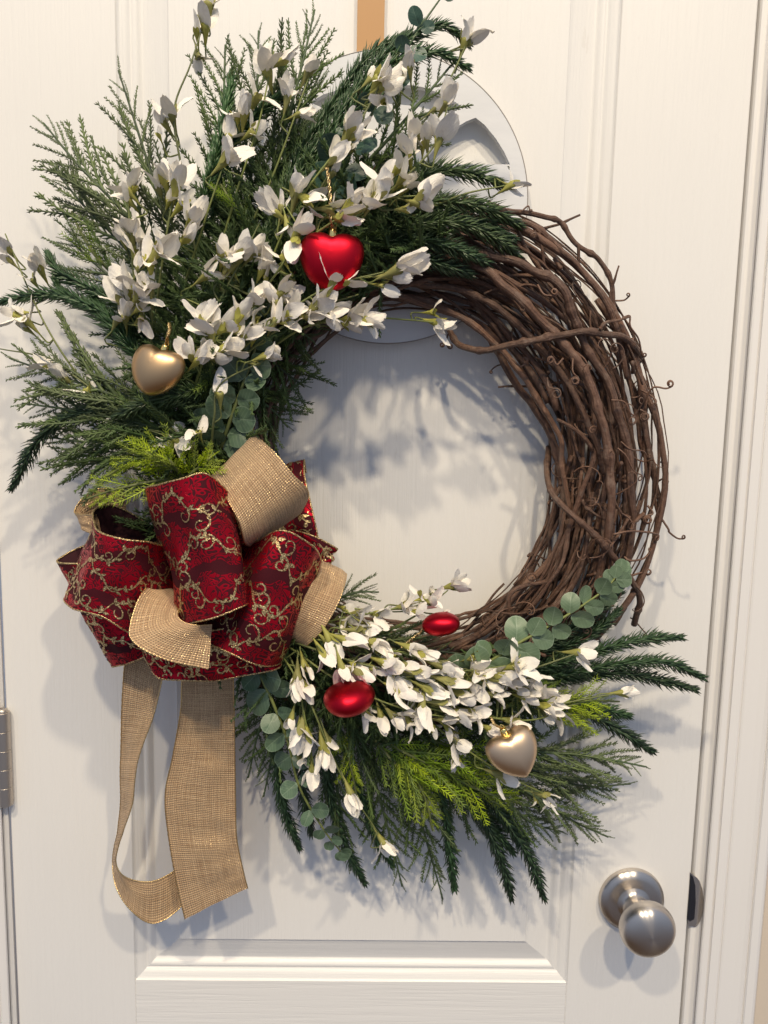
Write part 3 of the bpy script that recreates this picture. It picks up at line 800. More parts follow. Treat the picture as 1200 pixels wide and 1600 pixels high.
def eucalyptus(label, ctrl, nodes, mat, extra=()):
    """nodes: (t along stem, leaf diameter in px, angle spread deg)"""
    r = random.Random(hash_(label)); pts = pathP(ctrl, 60)
    t = thing('eucalyptus_stem', label, 'eucalyptus', pts[0], 'eucalyptus stems in the wreath')
    v, f = tube(pts, [.0015 * (1.2 - .7 * i / 59) for i in range(60)], 6); part('stem', mesh('stem', v, f, M_TWIG if mat is M_EUCD else M_STEM), t)
    for j, (u, dpx, spread) in enumerate(nodes):
        i = min(58, int(u * 58)); p = pts[i]; tg = (pts[i + 1] - pts[i]).normalized()
        for sg in (-1, 1):
            tilt = r.uniform(-.35, .75)
            nrm = (OUT + Vector((r.gauss(0, .22), 0, r.gauss(0, .22)))).normalized()
            d = Quaternion(OUT, math.radians(spread + r.uniform(-14, 14)) * sg) @ tg
            d = (d + OUT * tilt).normalized()
            part('leaf', leaf_mesh(r.randrange(10), mat), t, TRS(p + d * .001 + OUT * r.uniform(0, .003), basis(d, (nrm + tg * r.uniform(-.4, .4)).normalized()), dpx * .00050 * r.uniform(.78, 1.1)))
    tg = (pts[-1] - pts[-3]).normalized()
    for a in (-32, 4, 36):
        d = Quaternion(OUT, math.radians(a)) @ tg; d = (d + OUT * r.uniform(0, .3)).normalized()
        part('leaf', leaf_mesh(r.randrange(10), mat), t, TRS(pts[-1], basis(d, OUT), nodes[-1][1] * .00056 * .8))
    return t

# white flowers ------------------------------------------------------------
def petal_geo(seed):
    r = random.Random(seed); nl, nw = 8, 6; v = []; f = []
    asp = r.uniform(.40, .62); cup = r.uniform(-.25, .55); bend = r.uniform(-.75, .35); fold = r.uniform(-.25, .25); pk = r.uniform(.55, .75); tw = r.uniform(-.5, .5)
    for i in range(nl):
        t = i / (nl - 1)
        w = asp * .5 * (math.sin(math.pi * min(1, t ** pk * .90 + .03)) ** .62) + .02
        a = bend * t * t * 1.4
        for j in range(nw):
            s = -1 + 2 * j / (nw - 1); y = s * w
            z = cup * w * s * s + fold * w * s * (t if s > 0 else .4) + bend * .55 * t * t + .05 * noise.noise(Vector((t * 4.5, s * 2.2, seed * 1.7)))
            x = t * (1 - .22 * abs(bend) * t) - (.06 * s * s * t if i == nl - 1 else 0) + (.10 if i == nl - 1 else .03) * noise.noise(Vector((s * 3, seed * 1.3, t)))
            c_, s_ = math.cos(tw * t), math.sin(tw * t)
            v.append(Vector((x, y * c_ - z * s_ * .4, y * s_ + z)))
    for i in range(nl - 1):
        for j in range(nw - 1): a = i * nw + j; f.append((a, a + 1, a + nw + 1, a + nw))
    return mesh('petal', v, f, M_PETAL)
PETALS = [petal_geo(i) for i in range(22)]
def calyx_geo(seed):
    r = random.Random(seed); b = MB()
    pr = [(.03, -1.0), (.06, -.8), (.11, -.5), (.17, -.25), (.21, -.04), (.19, .06), (.12, .10)]
    n = 8; v = []; f = []
    for i, (q, x) in enumerate(pr):
        for k_ in range(n):
            a = 2 * math.pi * k_ / n; qq = q * (1 + .18 * math.sin(3 * a + seed)); v.append(Vector((x + .03 * math.sin(2 * a), qq * math.cos(a), qq * math.sin(a))))
    for i in range(len(pr) - 1):
        for k_ in range(n): f.append((i * n + k_, i * n + (k_ + 1) % n, (i + 1) * n + (k_ + 1) % n, (i + 1) * n + k_))
    b.add(v, f)
    for s in range(r.choice((1, 2, 2))):       # bract lobes
        a0 = r.uniform(0, 6.28); e = Vector((0, math.cos(a0), math.sin(a0))); sd = Vector((0, -math.sin(a0), math.cos(a0))); v = []
        for i in range(5):
            t = i / 4; w = .19 * math.sin(math.pi * (t * .85 + .12)) + .01
            c = Vector((-.25 + t * .62, 0, 0)) + e * (.17 + .24 * t * t)
            v += [c - sd * w, c + e * .03, c + sd * w]
        b.add(v, [(3 * i + j, 3 * i + j + 1, 3 * i + j + 4, 3 * i + j + 3) for i in range(4) for j in range(2)])
    return b.mesh('calyx', M_CALYX)
CALYX = [calyx_geo(i) for i in range(6)]
def flower_stem(label, ctrl, flowers, stems=None, mat=None):
    """flowers: (px, py, h, direction deg ccw from right, size px[, petals])"""
    r = random.Random(hash_(label)); t = None; allp = []
    lists = [ctrl] + (stems or [])
    for c in lists:
        pts = pathP(c, 36)
        if t is None: t = thing('flower_stem', label, 'flower', pts[0], 'white paper flower stems in the wreath')
        v, f = tube(pts, [.00095 * (1.2 - .6 * i / 35) for i in range(36)], 5); part('stem', mesh('stem', v, f, mat or M_STEM), t); allp += pts
    more = []
    if len(flowers) > 3:
        for fl in flowers:
            if r.random() < .62:
                a = math.radians(fl[3]); k_ = r.choice((-1, 1)) * r.uniform(9, 17)
                more.append((fl[0] - math.sin(a) * k_ - math.cos(a) * r.uniform(6, 22), fl[1] - math.cos(a) * k_ + math.sin(a) * r.uniform(6, 22), fl[2] - .004, fl[3] + r.uniform(-28, 28), fl[4] * r.uniform(.62, .85), r.choice((1, 2, 3))))
    for fl in list(flowers) + more:
        px, py, h, an, sz = fl[:5]; np_ = fl[5] if len(fl) > 5 else r.choice((2, 3, 3, 3, 4))
        a = math.radians(an)
        d = (Vector((math.cos(a), 0, math.sin(a))) + OUT * r.uniform(.10, .85)).normalized()
        s = sz * .00050
        m0 = P(px, py, h); cal = s * .56
        base = m0 - d * cal
        near = min(allp, key=lambda q: (q - (base - d * .012)).length_squared)
        if (near - base).length > .003:
            q = base - d * min(.012, (near - base).length * .5)
            pp = [Vector(w) for w in catmull([near, q, base, base + d * .002], 10)]
            v, f = tube(pp, [.0007] * 10, 5)
        else: v, f = tube([near, base, base + d * .001], [.0007] * 3, 5)
        part('pedicel', mesh('pedicel', v, f, mat or M_STEM), t)
        roll = r.uniform(0, 6.28)
        Mc = TRS(m0, basis(d, Quaternion(d, roll) @ d.orthogonal()), cal)
        co = part('calyx', CALYX[r.randrange(6)], t, Mc)
        for k_ in range(np_):
            ra = roll + 2 * math.pi * k_ / np_ + r.uniform(-.5, .5)
            n1 = Quaternion(d, ra) @ d.orthogonal().normalized()
            op = math.radians(r.choice((8, 14, 20, 28, 40, 58)) + r.uniform(-6, 6))
            pd = (d * math.cos(op) + n1 * math.sin(op)).normalized()
            ps = s * r.uniform(.60, .86)
            up = (n1 * math.cos(op) - d * math.sin(op))
            if up.dot(OUT) < 0 and r.random() < .6: up = -up
            part('petal', PETALS[r.randrange(22)], co, TRS(m0 - d * cal * .12 + n1 * cal * .05, basis(pd, -up), ps))
    return t

# ------------------------------------------------------------------ deep greenery filling behind the sprays
def filler():
    r = random.Random(31); b = MB()
    def put(p, d, L, lib):
        nrm = (OUT + Vector((r.gauss(0, .5), 0, r.gauss(0, .5)))).normalized()
        M = TRS(p, basis(d, nrm), L); g = lib[r.randrange(len(lib))]
        b.add([M @ q for q in g.v], g.f)
    for i in range(760):
        th = D2(r.uniform(84, 197)); s = r.uniform(-.75, 1.0) if th > 1.75 else r.uniform(-.2, .5)
        p = ringpt(th, s, r.uniform(.045, .085) * (1 if th < 3.1 else .7))
        rad = Vector((math.cos(th), 0, math.sin(th))); tan = Vector((-math.sin(th), 0, math.cos(th)))
        d = (rad * r.uniform(-.25, 1.0) + tan * (r.uniform(-.9, .5) if th > 1.9 else r.uniform(0, .8)) + OUT * r.uniform(-.1, .5)).normalized()
        put(p, d, r.uniform(.042, .068), B_CEDAR)
    for i in range(260):          # outward tufts behind the upper left flowers
        th = D2(r.uniform(108, 158)); p = ringpt(th, r.uniform(.6, 1.7), r.uniform(.045, .07))
        rad = Vector((math.cos(th), 0, math.sin(th))); tan = Vector((-math.sin(th), 0, math.cos(th)))
        put(p, (rad + tan * r.uniform(-.5, .35) + OUT * r.uniform(-.1, .25)).normalized(), r.uniform(.04, .06), B_CEDAR)
    for i in range(380):
        th = D2(r.uniform(218, 300)); s = r.uniform(-.6, 1.0)
        p = ringpt(th, s, r.uniform(.04, .075))
        rad = Vector((math.cos(th), 0, math.sin(th))); tan = Vector((-math.sin(th), 0, math.cos(th)))
        d = (rad * r.uniform(.0, 1.0) + tan * r.uniform(-.3, .9) + OUT * r.uniform(-.1, .4)).normalized()
        put(p, d, r.uniform(.035, .06), B_CEDAR)
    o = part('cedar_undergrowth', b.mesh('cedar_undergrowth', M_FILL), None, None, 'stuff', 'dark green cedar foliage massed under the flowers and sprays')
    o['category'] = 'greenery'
filler()
# ---- fluffy inner fringe along the hole at the left
def cedar(label, ctrl, **kw):
    kw.setdefault('group', 'cedar sprays in the wreath'); kw.setdefault('cat', 'cedar spray')
    return spray('cedar_spray', label, ctrl, kw.pop('mat', M_CEDAR), **kw)
cedar('cedar spray with a forked tip standing highest against the upper left of the door', [(290, 420, .055), (255, 330, .07), (222, 225, .075), (185, 110, .07)], nb=18, mat=M_CEDARG, ang=(15, 28))
cedar('cedar spray reaching furthest up and left, left of the forked one', [(270, 440, .055), (200, 340, .07), (120, 255, .07), (68, 192, .06)], nb=18, mat=M_CEDARG, ang=(15, 28))
cedar('cedar spray just below the one reaching furthest up and left', [(260, 460, .05), (185, 375, .06), (130, 320, .06), (88, 268, .05)], nb=18, mat=M_CEDARG, ang=(15, 28))
cedar('short cedar spray at the left above the dark pine tips', [(240, 500, .05), (180, 440, .06), (130, 395, .06), (108, 372, .055)], nb=14, L=.042)
cedar('upright cedar spray between the tall white flower stem and the big white blossom', [(350, 380, .05), (345, 260, .065), (350, 150, .07), (352, 70, .065)], nb=20, L=.05)
cedar('upright cedar spray with its tip beside the white blossom at the top', [(385, 360, .05), (395, 240, .06), (402, 130, .065), (404, 48, .06)], nb=20, L=.048)
cedar('cedar spray leaning right with its tip at the top edge', [(400, 350, .05), (440, 220, .065), (470, 110, .07), (492, 15, .065)], nb=22, L=.05)
cedar('cedar spray leaning right behind the arching pine', [(410, 380, .05), (440, 270, .06), (475, 170, .06), (505, 105, .055)], nb=18, L=.045)
cedar('open cedar twig with a forked end pointing at the plaque', [(520, 310, .06), (600, 225, .08), (665, 150, .085), (708, 98, .08)], nb=13, L=.045, ang=(26, 40))
cedar('loose cedar twig below the forked one, in front of the plaque', [(520, 320, .06), (590, 265, .078), (640, 215, .08), (672, 178, .078)], nb=12, L=.042)
cedar('wide cedar spray fanning left below the gold heart', [(290, 650, .06), (200, 625, .08), (100, 590, .075), (15, 560, .06)], nb=24, L=.058, mat=M_CEDARG)
cedar('cedar spray at the left between the flower buds and the drooping pine', [(290, 660, .06), (200, 650, .075), (110, 640, .07), (35, 630, .055)], nb=24, L=.055)
cedar('cedar spray pointing left just above the drooping pine tip', [(280, 680, .06), (200, 685, .07), (130, 690, .065), (60, 680, .055)], nb=20, L=.05)
cedar('low cedar spray at the left just above the bow', [(270, 700, .06), (200, 715, .065), (140, 725, .06), (82, 728, .05)], nb=18, L=.045)
cedar('cedar spray hanging into the wreath opening under the flower tips', [(390, 470, .05), (430, 495, .06), (465, 515, .06), (492, 535, .055)], nb=18, L=.042, ang=(30, 60))
cedar('cedar spray edging the wreath opening beside the eucalyptus', [(385, 530, .05), (420, 560, .055), (450, 585, .05), (476, 605, .045)], nb=18, L=.042, ang=(30, 60))
cedar('lowest cedar spray edging the wreath opening above the burlap loop', [(370, 590, .05), (400, 620, .055), (430, 645, .05), (450, 668, .045)], nb=18, L=.042, ang=(30, 60))
cedar('cedar sprig with pale tips right of the gold heart', [(330, 610, .07), (345, 560, .085), (360, 500, .09), (370, 430, .085)], nb=16, L=.034, mat=M_CEDARG)
cedar('cedar spray spreading across the leaves below the gold heart', [(330, 720, .065), (280, 690, .085), (230, 665, .09), (160, 650, .085)], nb=20, L=.05)
cedar('cedar spray running down beside the burlap tail', [(450, 1040, .05), (425, 1090, .055), (402, 1150, .05), (388, 1215, .04)], nb=20, L=.042)
cedar('cedar spray hanging left of the lower eucalyptus stem', [(460, 1060, .05), (440, 1120, .055), (425, 1180, .05), (412, 1245, .04)], nb=20, L=.040)
cedar('long thin cedar spray hanging lowest under the wreath', [(610, 1130, .05), (640, 1220, .06), (668, 1320, .05), (692, 1405, .035)], nb=26, L=.048, ang=(14, 30))
cedar('cedar spray hanging beside the lowest white blossom', [(560, 1130, .05), (585, 1220, .055), (610, 1310, .045), (628, 1385, .035)], nb=22, L=.045, ang=(14, 30))
cedar('cedar spray hanging below the lower eucalyptus tip', [(510, 1110, .05), (520, 1190, .05), (535, 1280, .045), (548, 1360, .035)], nb=22, L=.042, ang=(14, 30))
cedar('fine grey green cedar spray reaching furthest right below the lower pine', [(760, 1170, .055), (850, 1175, .07), (940, 1185, .06), (1010, 1198, .045)], nb=24, L=.046, mat=M_CEDARG, ang=(12, 28))
cedar('fine grey green cedar spray right of the lower gold heart', [(760, 1190, .055), (840, 1205, .065), (910, 1228, .055), (985, 1225, .04)], nb=24, L=.046, mat=M_CEDARG, ang=(12, 28))
cedar('cedar spray angled down towards the door knob', [(740, 1190, .055), (820, 1235, .06), (890, 1280, .05), (950, 1308, .035)], nb=24, L=.046, mat=M_CEDARG, ang=(14, 30))
cedar('short cedar spray under the lower gold heart', [(730, 1190, .05), (780, 1240, .055), (830, 1285, .045), (880, 1300, .04)], nb=20, L=.044, ang=(14, 32))
cedar('broad cedar spray spread through the lower middle under the lime fronds', [(620, 1120, .05), (680, 1200, .06), (740, 1270, .05), (790, 1300, .04)], nb=24, L=.05)
cedar('dark cedar spray behind the lower red heart', [(480, 1040, .05), (540, 1110, .06), (590, 1180, .06), (640, 1250, .05)], nb=24, L=.052)
cedar('soft grey green cedar spray lying beside the small red heart', [(500, 985, .06), (570, 1000, .07), (640, 1012, .072), (722, 1022, .065)], nb=26, L=.040, mat=M_CEDARG)
cedar('pale cedar tip peeping out beside the right burlap loop', [(490, 960, .06), (530, 935, .065), (560, 925, .065), (592, 925, .06)], nb=14, L=.026, mat=M_CEDARG)
cedar('cedar spray tucked under the eucalyptus on the lower right', [(720, 1060, .05), (790, 1050, .06), (850, 1040, .062), (910, 1030, .055)], nb=20, L=.042)
# lime fronds
def lime(label, ctrl, **kw):
    kw.setdefault('L', .030); kw.setdefault('nb', 12)
    return spray('lime_frond', label, ctrl, kw.pop('mat', M_LIME), lib=B_LIME, cat='frond', group='lime green fronds in the wreath', smat=M_STEM, **kw)
lime('lime green frond pointing left just above the bow', [(300, 745, .075), (240, 752, .095), (180, 765, .10), (128, 782, .09)])
lime('lime green frond rising to the upper left behind the bow', [(290, 740, .08), (250, 722, .10), (215, 718, .105), (165, 745, .10)])
lime('lime green frond standing up behind the centre of the bow', [(290, 750, .085), (270, 725, .105), (258, 712, .105), (232, 700, .10)])
lime('lime green frond leaning right behind the bow towards the burlap loop', [(285, 755, .085), (305, 735, .10), (322, 722, .105), (334, 708, .10)], L=.024)
lime('yellow green frond drooping left in the lower middle', [(560, 1130, .06), (545, 1170, .08), (552, 1215, .08), (560, 1258, .07)], nb=14, L=.020)
lime('lime green frond hanging lowest in the middle', [(610, 1160, .06), (640, 1200, .085), (665, 1250, .085), (676, 1298, .075)], L=.034)
lime('lime green frond reaching right below the lower gold heart', [(650, 1170, .06), (710, 1215, .085), (765, 1240, .085), (812, 1254, .075)], L=.034, nb=14)
lime('fresh green frond spread under the white flowers in the lower middle', [(590, 1150, .06), (640, 1180, .085), (700, 1205, .09), (750, 1215, .08)], L=.040, mat=M_FERN, nb=16)
lime('fresh green frond left of the hanging lime frond', [(580, 1150, .06), (610, 1185, .08), (640, 1215, .085), (690, 1270, .075)], L=.038, mat=M_FERN, nb=14)
lime('fresh green frond behind the lower gold heart', [(650, 1150, .06), (700, 1165, .08), (745, 1185, .08), (770, 1215, .075)], L=.034, mat=M_FERN, nb=14)
lime('lime green frond pointing right under the pine at the lower right', [(830, 1115, .07), (880, 1105, .085), (920, 1095, .085), (968, 1096, .075)], L=.028)
lime('lime green frond curling down at the lower right above the pine tip', [(850, 1120, .065), (885, 1115, .08), (905, 1122, .08), (925, 1132, .075)], L=.024)
lime('fresh green frond tucked among the white flowers at the lower right', [(780, 1110, .07), (820, 1090, .08), (850, 1085, .08), (885, 1078, .075)], L=.024, mat=M_FERN)
lime('small fresh green frond under the white blossoms at the upper middle', [(395, 370, .075), (370, 330, .09), (355, 305, .09), (345, 288, .085)], L=.020, mat=M_FERN, nb=10)
lime('small yellow green frond at the left edge above the dark pine', [(190, 440, .05), (150, 400, .06), (125, 360, .06), (112, 330, .055)], L=.022, mat=M_FERN, nb=10)
lime('small fresh green frond right of the gold heart', [(330, 560, .08), (335, 590, .09), (330, 610, .09), (318, 612, .085)], L=.022, mat=M_FERN, nb=10)
# pine
pine('dark pine spray arching from the centre over the hanger band to the top right', [
    [(400, 420, .06), (450, 300, .075), (520, 195, .085), (585, 105, .09), (640, 60, .09), (690, 40, .085), (732, 68, .08)],
    [(430, 400, .06), (490, 270, .08), (560, 160, .088), (620, 95, .092), (680, 82, .09), (728, 104, .082)],
    [(400, 400, .055), (460, 260, .07), (530, 150, .075), (580, 85, .08), (630, 55, .08)]])
pine('dark pine spray slanting through the upper left cluster', [
    [(300, 400, .06), (325, 290, .085), (345, 215, .09), (362, 120, .085)],
    [(330, 360, .06), (350, 250, .08), (395, 185, .088), (450, 140, .08)]])
pine('dark pine spray with two tips at the left edge above the gold heart', [
    [(255, 560, .06), (180, 500, .08), (110, 465, .075), (50, 462, .065), (0, 472, .055)],
    [(250, 545, .06), (190, 480, .08), (130, 445, .075), (92, 425, .07), (76, 398, .065)],
    [(250, 580, .06), (200, 540, .08), (150, 490, .078), (100, 460, .07), (88, 440, .07)],
    [(260, 600, .06), (220, 560, .08), (185, 515, .085), (150, 470, .075)]])
pine('dark pine tip drooping alone at the far left', [[(250, 640, .06), (170, 640, .075), (100, 655, .07), (55, 695, .065), (20, 760, .055)]])
pine('pine sprig lying just below the left gold heart', [[(330, 640, .07), (285, 622, .10), (235, 628, .105), (180, 650, .095)], [(330, 620, .07), (300, 612, .10), (270, 618, .105), (230, 640, .10)]], M_PINEL)
pine('olive pine spray fanning out over the top of the bare vines', [
    [(560, 350, .06), (620, 300, .085), (680, 268, .09), (740, 272, .085), (786, 290, .075)],
    [(560, 370, .06), (640, 325, .085), (710, 315, .088), (770, 330, .08), (812, 352, .07)],
    [(570, 380, .06), (650, 350, .085), (720, 350, .085), (770, 370, .08), (806, 396, .07)]], M_PINEL, L=.0165)
pine('dark pine spray lying across the vines right of the red heart', [
    [(560, 390, .06), (630, 375, .08), (700, 385, .085), (760, 410, .075)],
    [(560, 400, .06), (620, 395, .075), (680, 410, .078), (735, 428, .07)],
    [(550, 370, .06), (620, 345, .075), (690, 335, .08), (750, 350, .075), (800, 372, .07)]], M_PINE, L=.0155)
pine('dark pine spray with three tips fanning right at the lower right', [
    [(780, 1060, .05), (860, 1040, .07), (950, 1012, .075), (1010, 998, .07), (1064, 996, .06)],
    [(780, 1070, .05), (870, 1055, .07), (960, 1038, .075), (1040, 1035, .07), (1098, 1058, .06)],
    [(790, 1080, .05), (880, 1062, .065), (970, 1052, .068), (1030, 1062, .06), (1086, 1077, .055)]])
pine('dark pine spray climbing up the lower right vines', [[(800, 1040, .05), (860, 1005, .068), (910, 970, .072), (968, 928, .07)], [(810, 1040, .05), (870, 1015, .062), (930, 985, .066), (965, 955, .06)]])
pine('single dark pine tip slanting down at the lower right', [[(830, 1100, .05), (900, 1110, .065), (950, 1130, .062), (1018, 1173, .05)], [(830, 1095, .05), (900, 1095, .06), (950, 1110, .055), (982, 1118, .05)]])
pine('dark pine spray hanging beside the burlap tail', [[(455, 1090, .05), (432, 1170, .05), (440, 1250, .045), (467, 1324, .035)], [(480, 1120, .05), (470, 1190, .05), (478, 1260, .045), (486, 1300, .04)]])
pine('dark pine tip hanging below the lower eucalyptus stem', [[(500, 1130, .05), (512, 1220, .05), (535, 1310, .045), (570, 1380, .035)], [(530, 1140, .05), (560, 1230, .05), (590, 1310, .045), (612, 1350, .04)]])
pine('dark pine tip hanging straight down under the lime fronds', [[(650, 1180, .05), (690, 1250, .055), (702, 1320, .05), (710, 1388, .04)]])
pine('pair of dark pine tips hanging lowest at the lower right', [
    [(700, 1200, .05), (750, 1270, .055), (782, 1340, .05), (799, 1404, .04)], [(720, 1200, .05), (780, 1270, .055), (825, 1335, .05), (850, 1404, .04)],
    [(680, 1200, .05), (740, 1265, .052), (775, 1300, .048), (800, 1330, .045)], [(720, 1210, .05), (770, 1255, .05), (800, 1290, .045), (822, 1312, .04)]])
# eucalyptus
eucalyptus('eucalyptus stem with big round leaves climbing above the burlap loop', [(345, 700, .080), (362, 650, .094), (385, 585, .098), (402, 530, .10), (406, 470, .10)],
           [(.04, 58, 60), (.14, 56, 74), (.25, 54, 62), (.36, 50, 76), (.47, 47, 60), (.58, 44, 74), (.70, 40, 62), (.82, 36, 70), (.93, 30, 55)], M_EUCM)
eucalyptus('dark eucalyptus stem rising from above the red heart to the top edge', [(520, 300, .075), (545, 245, .085), (580, 180, .09), (618, 110, .095), (652, 50, .095), (690, -5, .09)],
           [(.02, 58, 75), (.14, 54, 75), (.27, 48, 72), (.42, 42, 66), (.56, 36, 60), (.70, 32, 55), (.84, 28, 50)], M_EUCD)
eucalyptus('pale eucalyptus stem climbing over the lower right vines', [(700, 1070, .085), (755, 1040, .10), (810, 1005, .105), (880, 965, .10), (940, 925, .09), (968, 895, .085)],
           [(.02, 52, 50), (.09, 54, 66), (.16, 52, 48), (.24, 50, 62), (.32, 48, 48), (.40, 48, 60), (.48, 45, 46), (.56, 44, 58), (.64, 41, 46), (.72, 40, 56), (.80, 37, 44), (.88, 34, 52), (.95, 29, 44)], M_EUC)
eucalyptus('eucalyptus stem hanging beside the burlap tail under the bow', [(400, 1040, .075), (425, 1095, .085), (450, 1160, .085), (468, 1230, .08), (505, 1295, .07), (532, 1330, .06)],
           [(.04, 54, 66), (.15, 50, 74), (.26, 46, 62), (.37, 43, 74), (.48, 40, 62), (.60, 36, 70), (.72, 32, 60), (.82, 30, 66), (.91, 26, 56)], M_EUCM)
# white flowers (upper cluster)
flower_stem('tallest white flower stem rising at the top edge left of centre', [(310, 420, .07), (285, 270, .085), (272, 175, .088), (298, 100, .088), (322, 25, .08)],
    [(322, 40, .085, 78, 62), (326, 5, .085, 85, 62), (310, 90, .082, -75, 46, 2), (268, 178, .09, 98, 58), (255, 190, .088, 120, 40, 2)])
flower_stem('white flower stem topped by a wide open blossom left of the hanger band', [(330, 440, .07), (370, 300, .095), (405, 190, .10), (428, 80, .095)],
    [(418, 108, .098, 100, 66, 5), (440, 95, .098, 30, 50, 3), (402, 150, .1, 55, 60), (382, 178, .1, 75, 56), (358, 212, .1, 80, 54), (395, 205, .1, 30, 50, 3)])
flower_stem('white flower stem ending beside the forked cedar near the hanger band', [(350, 440, .07), (420, 290, .09), (465, 170, .095), (490, 100, .09)],
    [(482, 112, .092, 58, 52), (450, 150, .096, 75, 54), (468, 178, .095, 20, 44, 3)])
flower_stem('white flower stem with one broad blossom drooping right in the upper left', [(290, 440, .08), (325, 330, .11), (348, 262, .115)],
    [(354, 250, .118, 35, 66, 4), (300, 345, .112, 45, 62), (292, 372, .11, 30, 58)])
flower_stem('white flower stem with pointed blossoms left of the broad drooping one', [(240, 520, .07), (255, 400, .09), (272, 300, .095), (282, 250, .09)],
    [(276, 290, .1, 70, 66), (258, 282, .096, 95, 56), (246, 292, .094, 110, 50, 3), (284, 318, .1, 45, 56)])
flower_stem('white flower stem at the left of the upper cluster with a pale curled bud', [(220, 540, .065), (208, 420, .085), (200, 320, .088), (196, 285, .085)],
    [(198, 295, .09, 130, 58), (210, 292, .09, 60, 50), (205, 365, .09, 92, 60), (215, 400, .092, 80, 60), (224, 375, .09, 85, 46, 3)])
flower_stem('white flower stem with a star shaped blossom above the left gold heart', [(235, 560, .08), (240, 470, .105), (245, 410, .112)],
    [(248, 392, .118, 40, 70, 5), (235, 412, .114, 80, 54), (216, 462, .11, 50, 58, 5), (206, 448, .105, 120, 60), (188, 470, .10, 120, 58), (196, 495, .10, 80, 54), (235, 450, .11, 85, 54), (220, 500, .105, -85, 44, 3)])
flower_stem('white flower stem reaching past the left edge above the dark pine', [(170, 640, .06), (110, 570, .075), (62, 490, .072), (8, 365, .06)],
    [(62, 420, .072, 105, 56, 5), (40, 500, .072, 130, 58), (22, 492, .07, 160, 52), (14, 392, .062, 125, 44, 1)])
flower_stem('white flower stem low at the left half hidden in the cedar', [(210, 660, .06), (140, 605, .08), (70, 560, .075), (0, 545, .06)],
    [(80, 572, .078, 160, 54), (100, 590, .08, 130, 50), (135, 608, .08, 110, 56)])
flower_stem('white flower stem clustered in the middle left of the red heart', [(300, 590, .08), (335, 490, .105), (375, 410, .112), (405, 350, .11)],
    [(348, 398, .114, 70, 60), (375, 400, .114, 55, 66, 5), (398, 395, .114, 40, 60), (322, 430, .11, 35, 56, 5), (410, 420, .114, 60, 52), (360, 418, .11, 120, 46, 3)])
flower_stem('white flower stem ending in a ruffled blossom right of the red heart', [(330, 590, .09), (420, 510, .118), (510, 450, .13), (600, 425, .13)],
    [(625, 420, .135, 22, 74, 6), (612, 430, .13, 5, 56, 4), (520, 438, .135, 70, 58, 3), (540, 440, .13, 15, 52, 2), (450, 488, .125, 20, 54)])
flower_stem('white flower stem crossing under the red heart', [(330, 600, .09), (420, 525, .112), (500, 480, .12), (560, 460, .115)],
    [(495, 478, .125, 30, 66, 5), (515, 490, .122, -10, 58, 4), (470, 492, .12, 150, 46, 2), (430, 500, .118, 60, 56), (405, 512, .115, 40, 56)])
flower_stem('white flower on a long thin stalk reaching into the wreath opening', [(400, 560, .09), (480, 510, .11), (570, 497, .11), (640, 500, .105), (680, 504, .1)],
    [(684, 505, .1, -18, 56, 4), (548, 497, .115, 10, 56, 4), (572, 500, .115, 0, 58, 5), (540, 505, .11, -30, 46, 3)])
flower_stem('white flower stem running up through the middle to the eucalyptus', [(400, 480, .09), (435, 380, .112), (470, 310, .12), (530, 230, .12), (560, 195, .115)],
    [(462, 300, .125, 75, 64, 4), (480, 312, .125, -25, 62, 3), (430, 330, .118, 140, 58, 5), (440, 322, .118, 80, 48), (545, 205, .122, 60, 62, 4), (555, 212, .122, 15, 56, 3), (520, 250, .12, 40, 50, 3)])
flower_stem('white flower stem rising to the pointed blossom beside the top eucalyptus leaves', [(480, 330, .095), (540, 230, .118), (585, 150, .12), (600, 120, .118)],
    [(592, 122, .12, 55, 66, 3), (600, 135, .12, 15, 58, 3), (640, 105, .11, 100, 44, 3), (600, 160, .118, -70, 46, 2)])
flower_stem('white flower with two spread petals at the top right of the cluster', [(640, 250, .085), (680, 170, .095), (710, 110, .095), (728, 70, .09)],
    [(728, 62, .09, 72, 62, 3), (735, 66, .09, 10, 48, 1)])
flower_stem('white flower stem with a green cupped blossom in front of the plaque', [(560, 340, .095), (630, 280, .115), (680, 225, .118), (700, 165, .11)],
    [(686, 215, .12, 78, 60, 3), (696, 160, .11, 60, 50, 3), (640, 240, .112, 100, 56), (620, 262, .112, 60, 56), (650, 215, .11, 90, 52)])
flower_stem('white flower stem with long folded blossoms right above the red heart', [(430, 420, .10), (500, 360, .125), (580, 315, .13), (660, 305, .125)],
    [(662, 308, .132, 22, 72, 3), (655, 318, .13, -18, 50, 2), (590, 305, .132, 55, 70), (572, 320, .132, 35, 62), (600, 280, .125, 70, 60), (535, 340, .132, -10, 66, 3), (545, 320, .13, 40, 50, 3), (630, 275, .12, 50, 52)])
flower_stem('white flower with two cupped petals at the far right of the plaque', [(640, 340, .085), (720, 305, .095), (790, 290, .088)],
    [(802, 288, .09, 28, 56, 2), (800, 292, .088, -30, 42, 2)])
flower_stem('white flower stem with buds just left of the red heart', [(400, 470, .10), (440, 415, .122), (470, 360, .125)],
    [(465, 362, .128, 50, 56, 3), (462, 378, .128, -100, 56, 2), (440, 400, .122, 120, 46, 2), (440, 455, .12, 50, 54), (430, 470, .118, 120, 48)])
flower_stem('white flower stem right of the left gold heart', [(300, 620, .09), (320, 560, .112), (355, 510, .118), (410, 470, .118)],
    [(298, 556, .118, 110, 46, 3), (310, 562, .118, 40, 58), (330, 520, .118, 100, 60), (318, 500, .115, 60, 56, 5), (352, 512, .12, 30, 60), (375, 492, .12, 60, 58), (395, 470, .12, 50, 56), (350, 545, .118, 20, 56), (385, 525, .118, 20, 52), (335, 560, .115, 10, 52)])
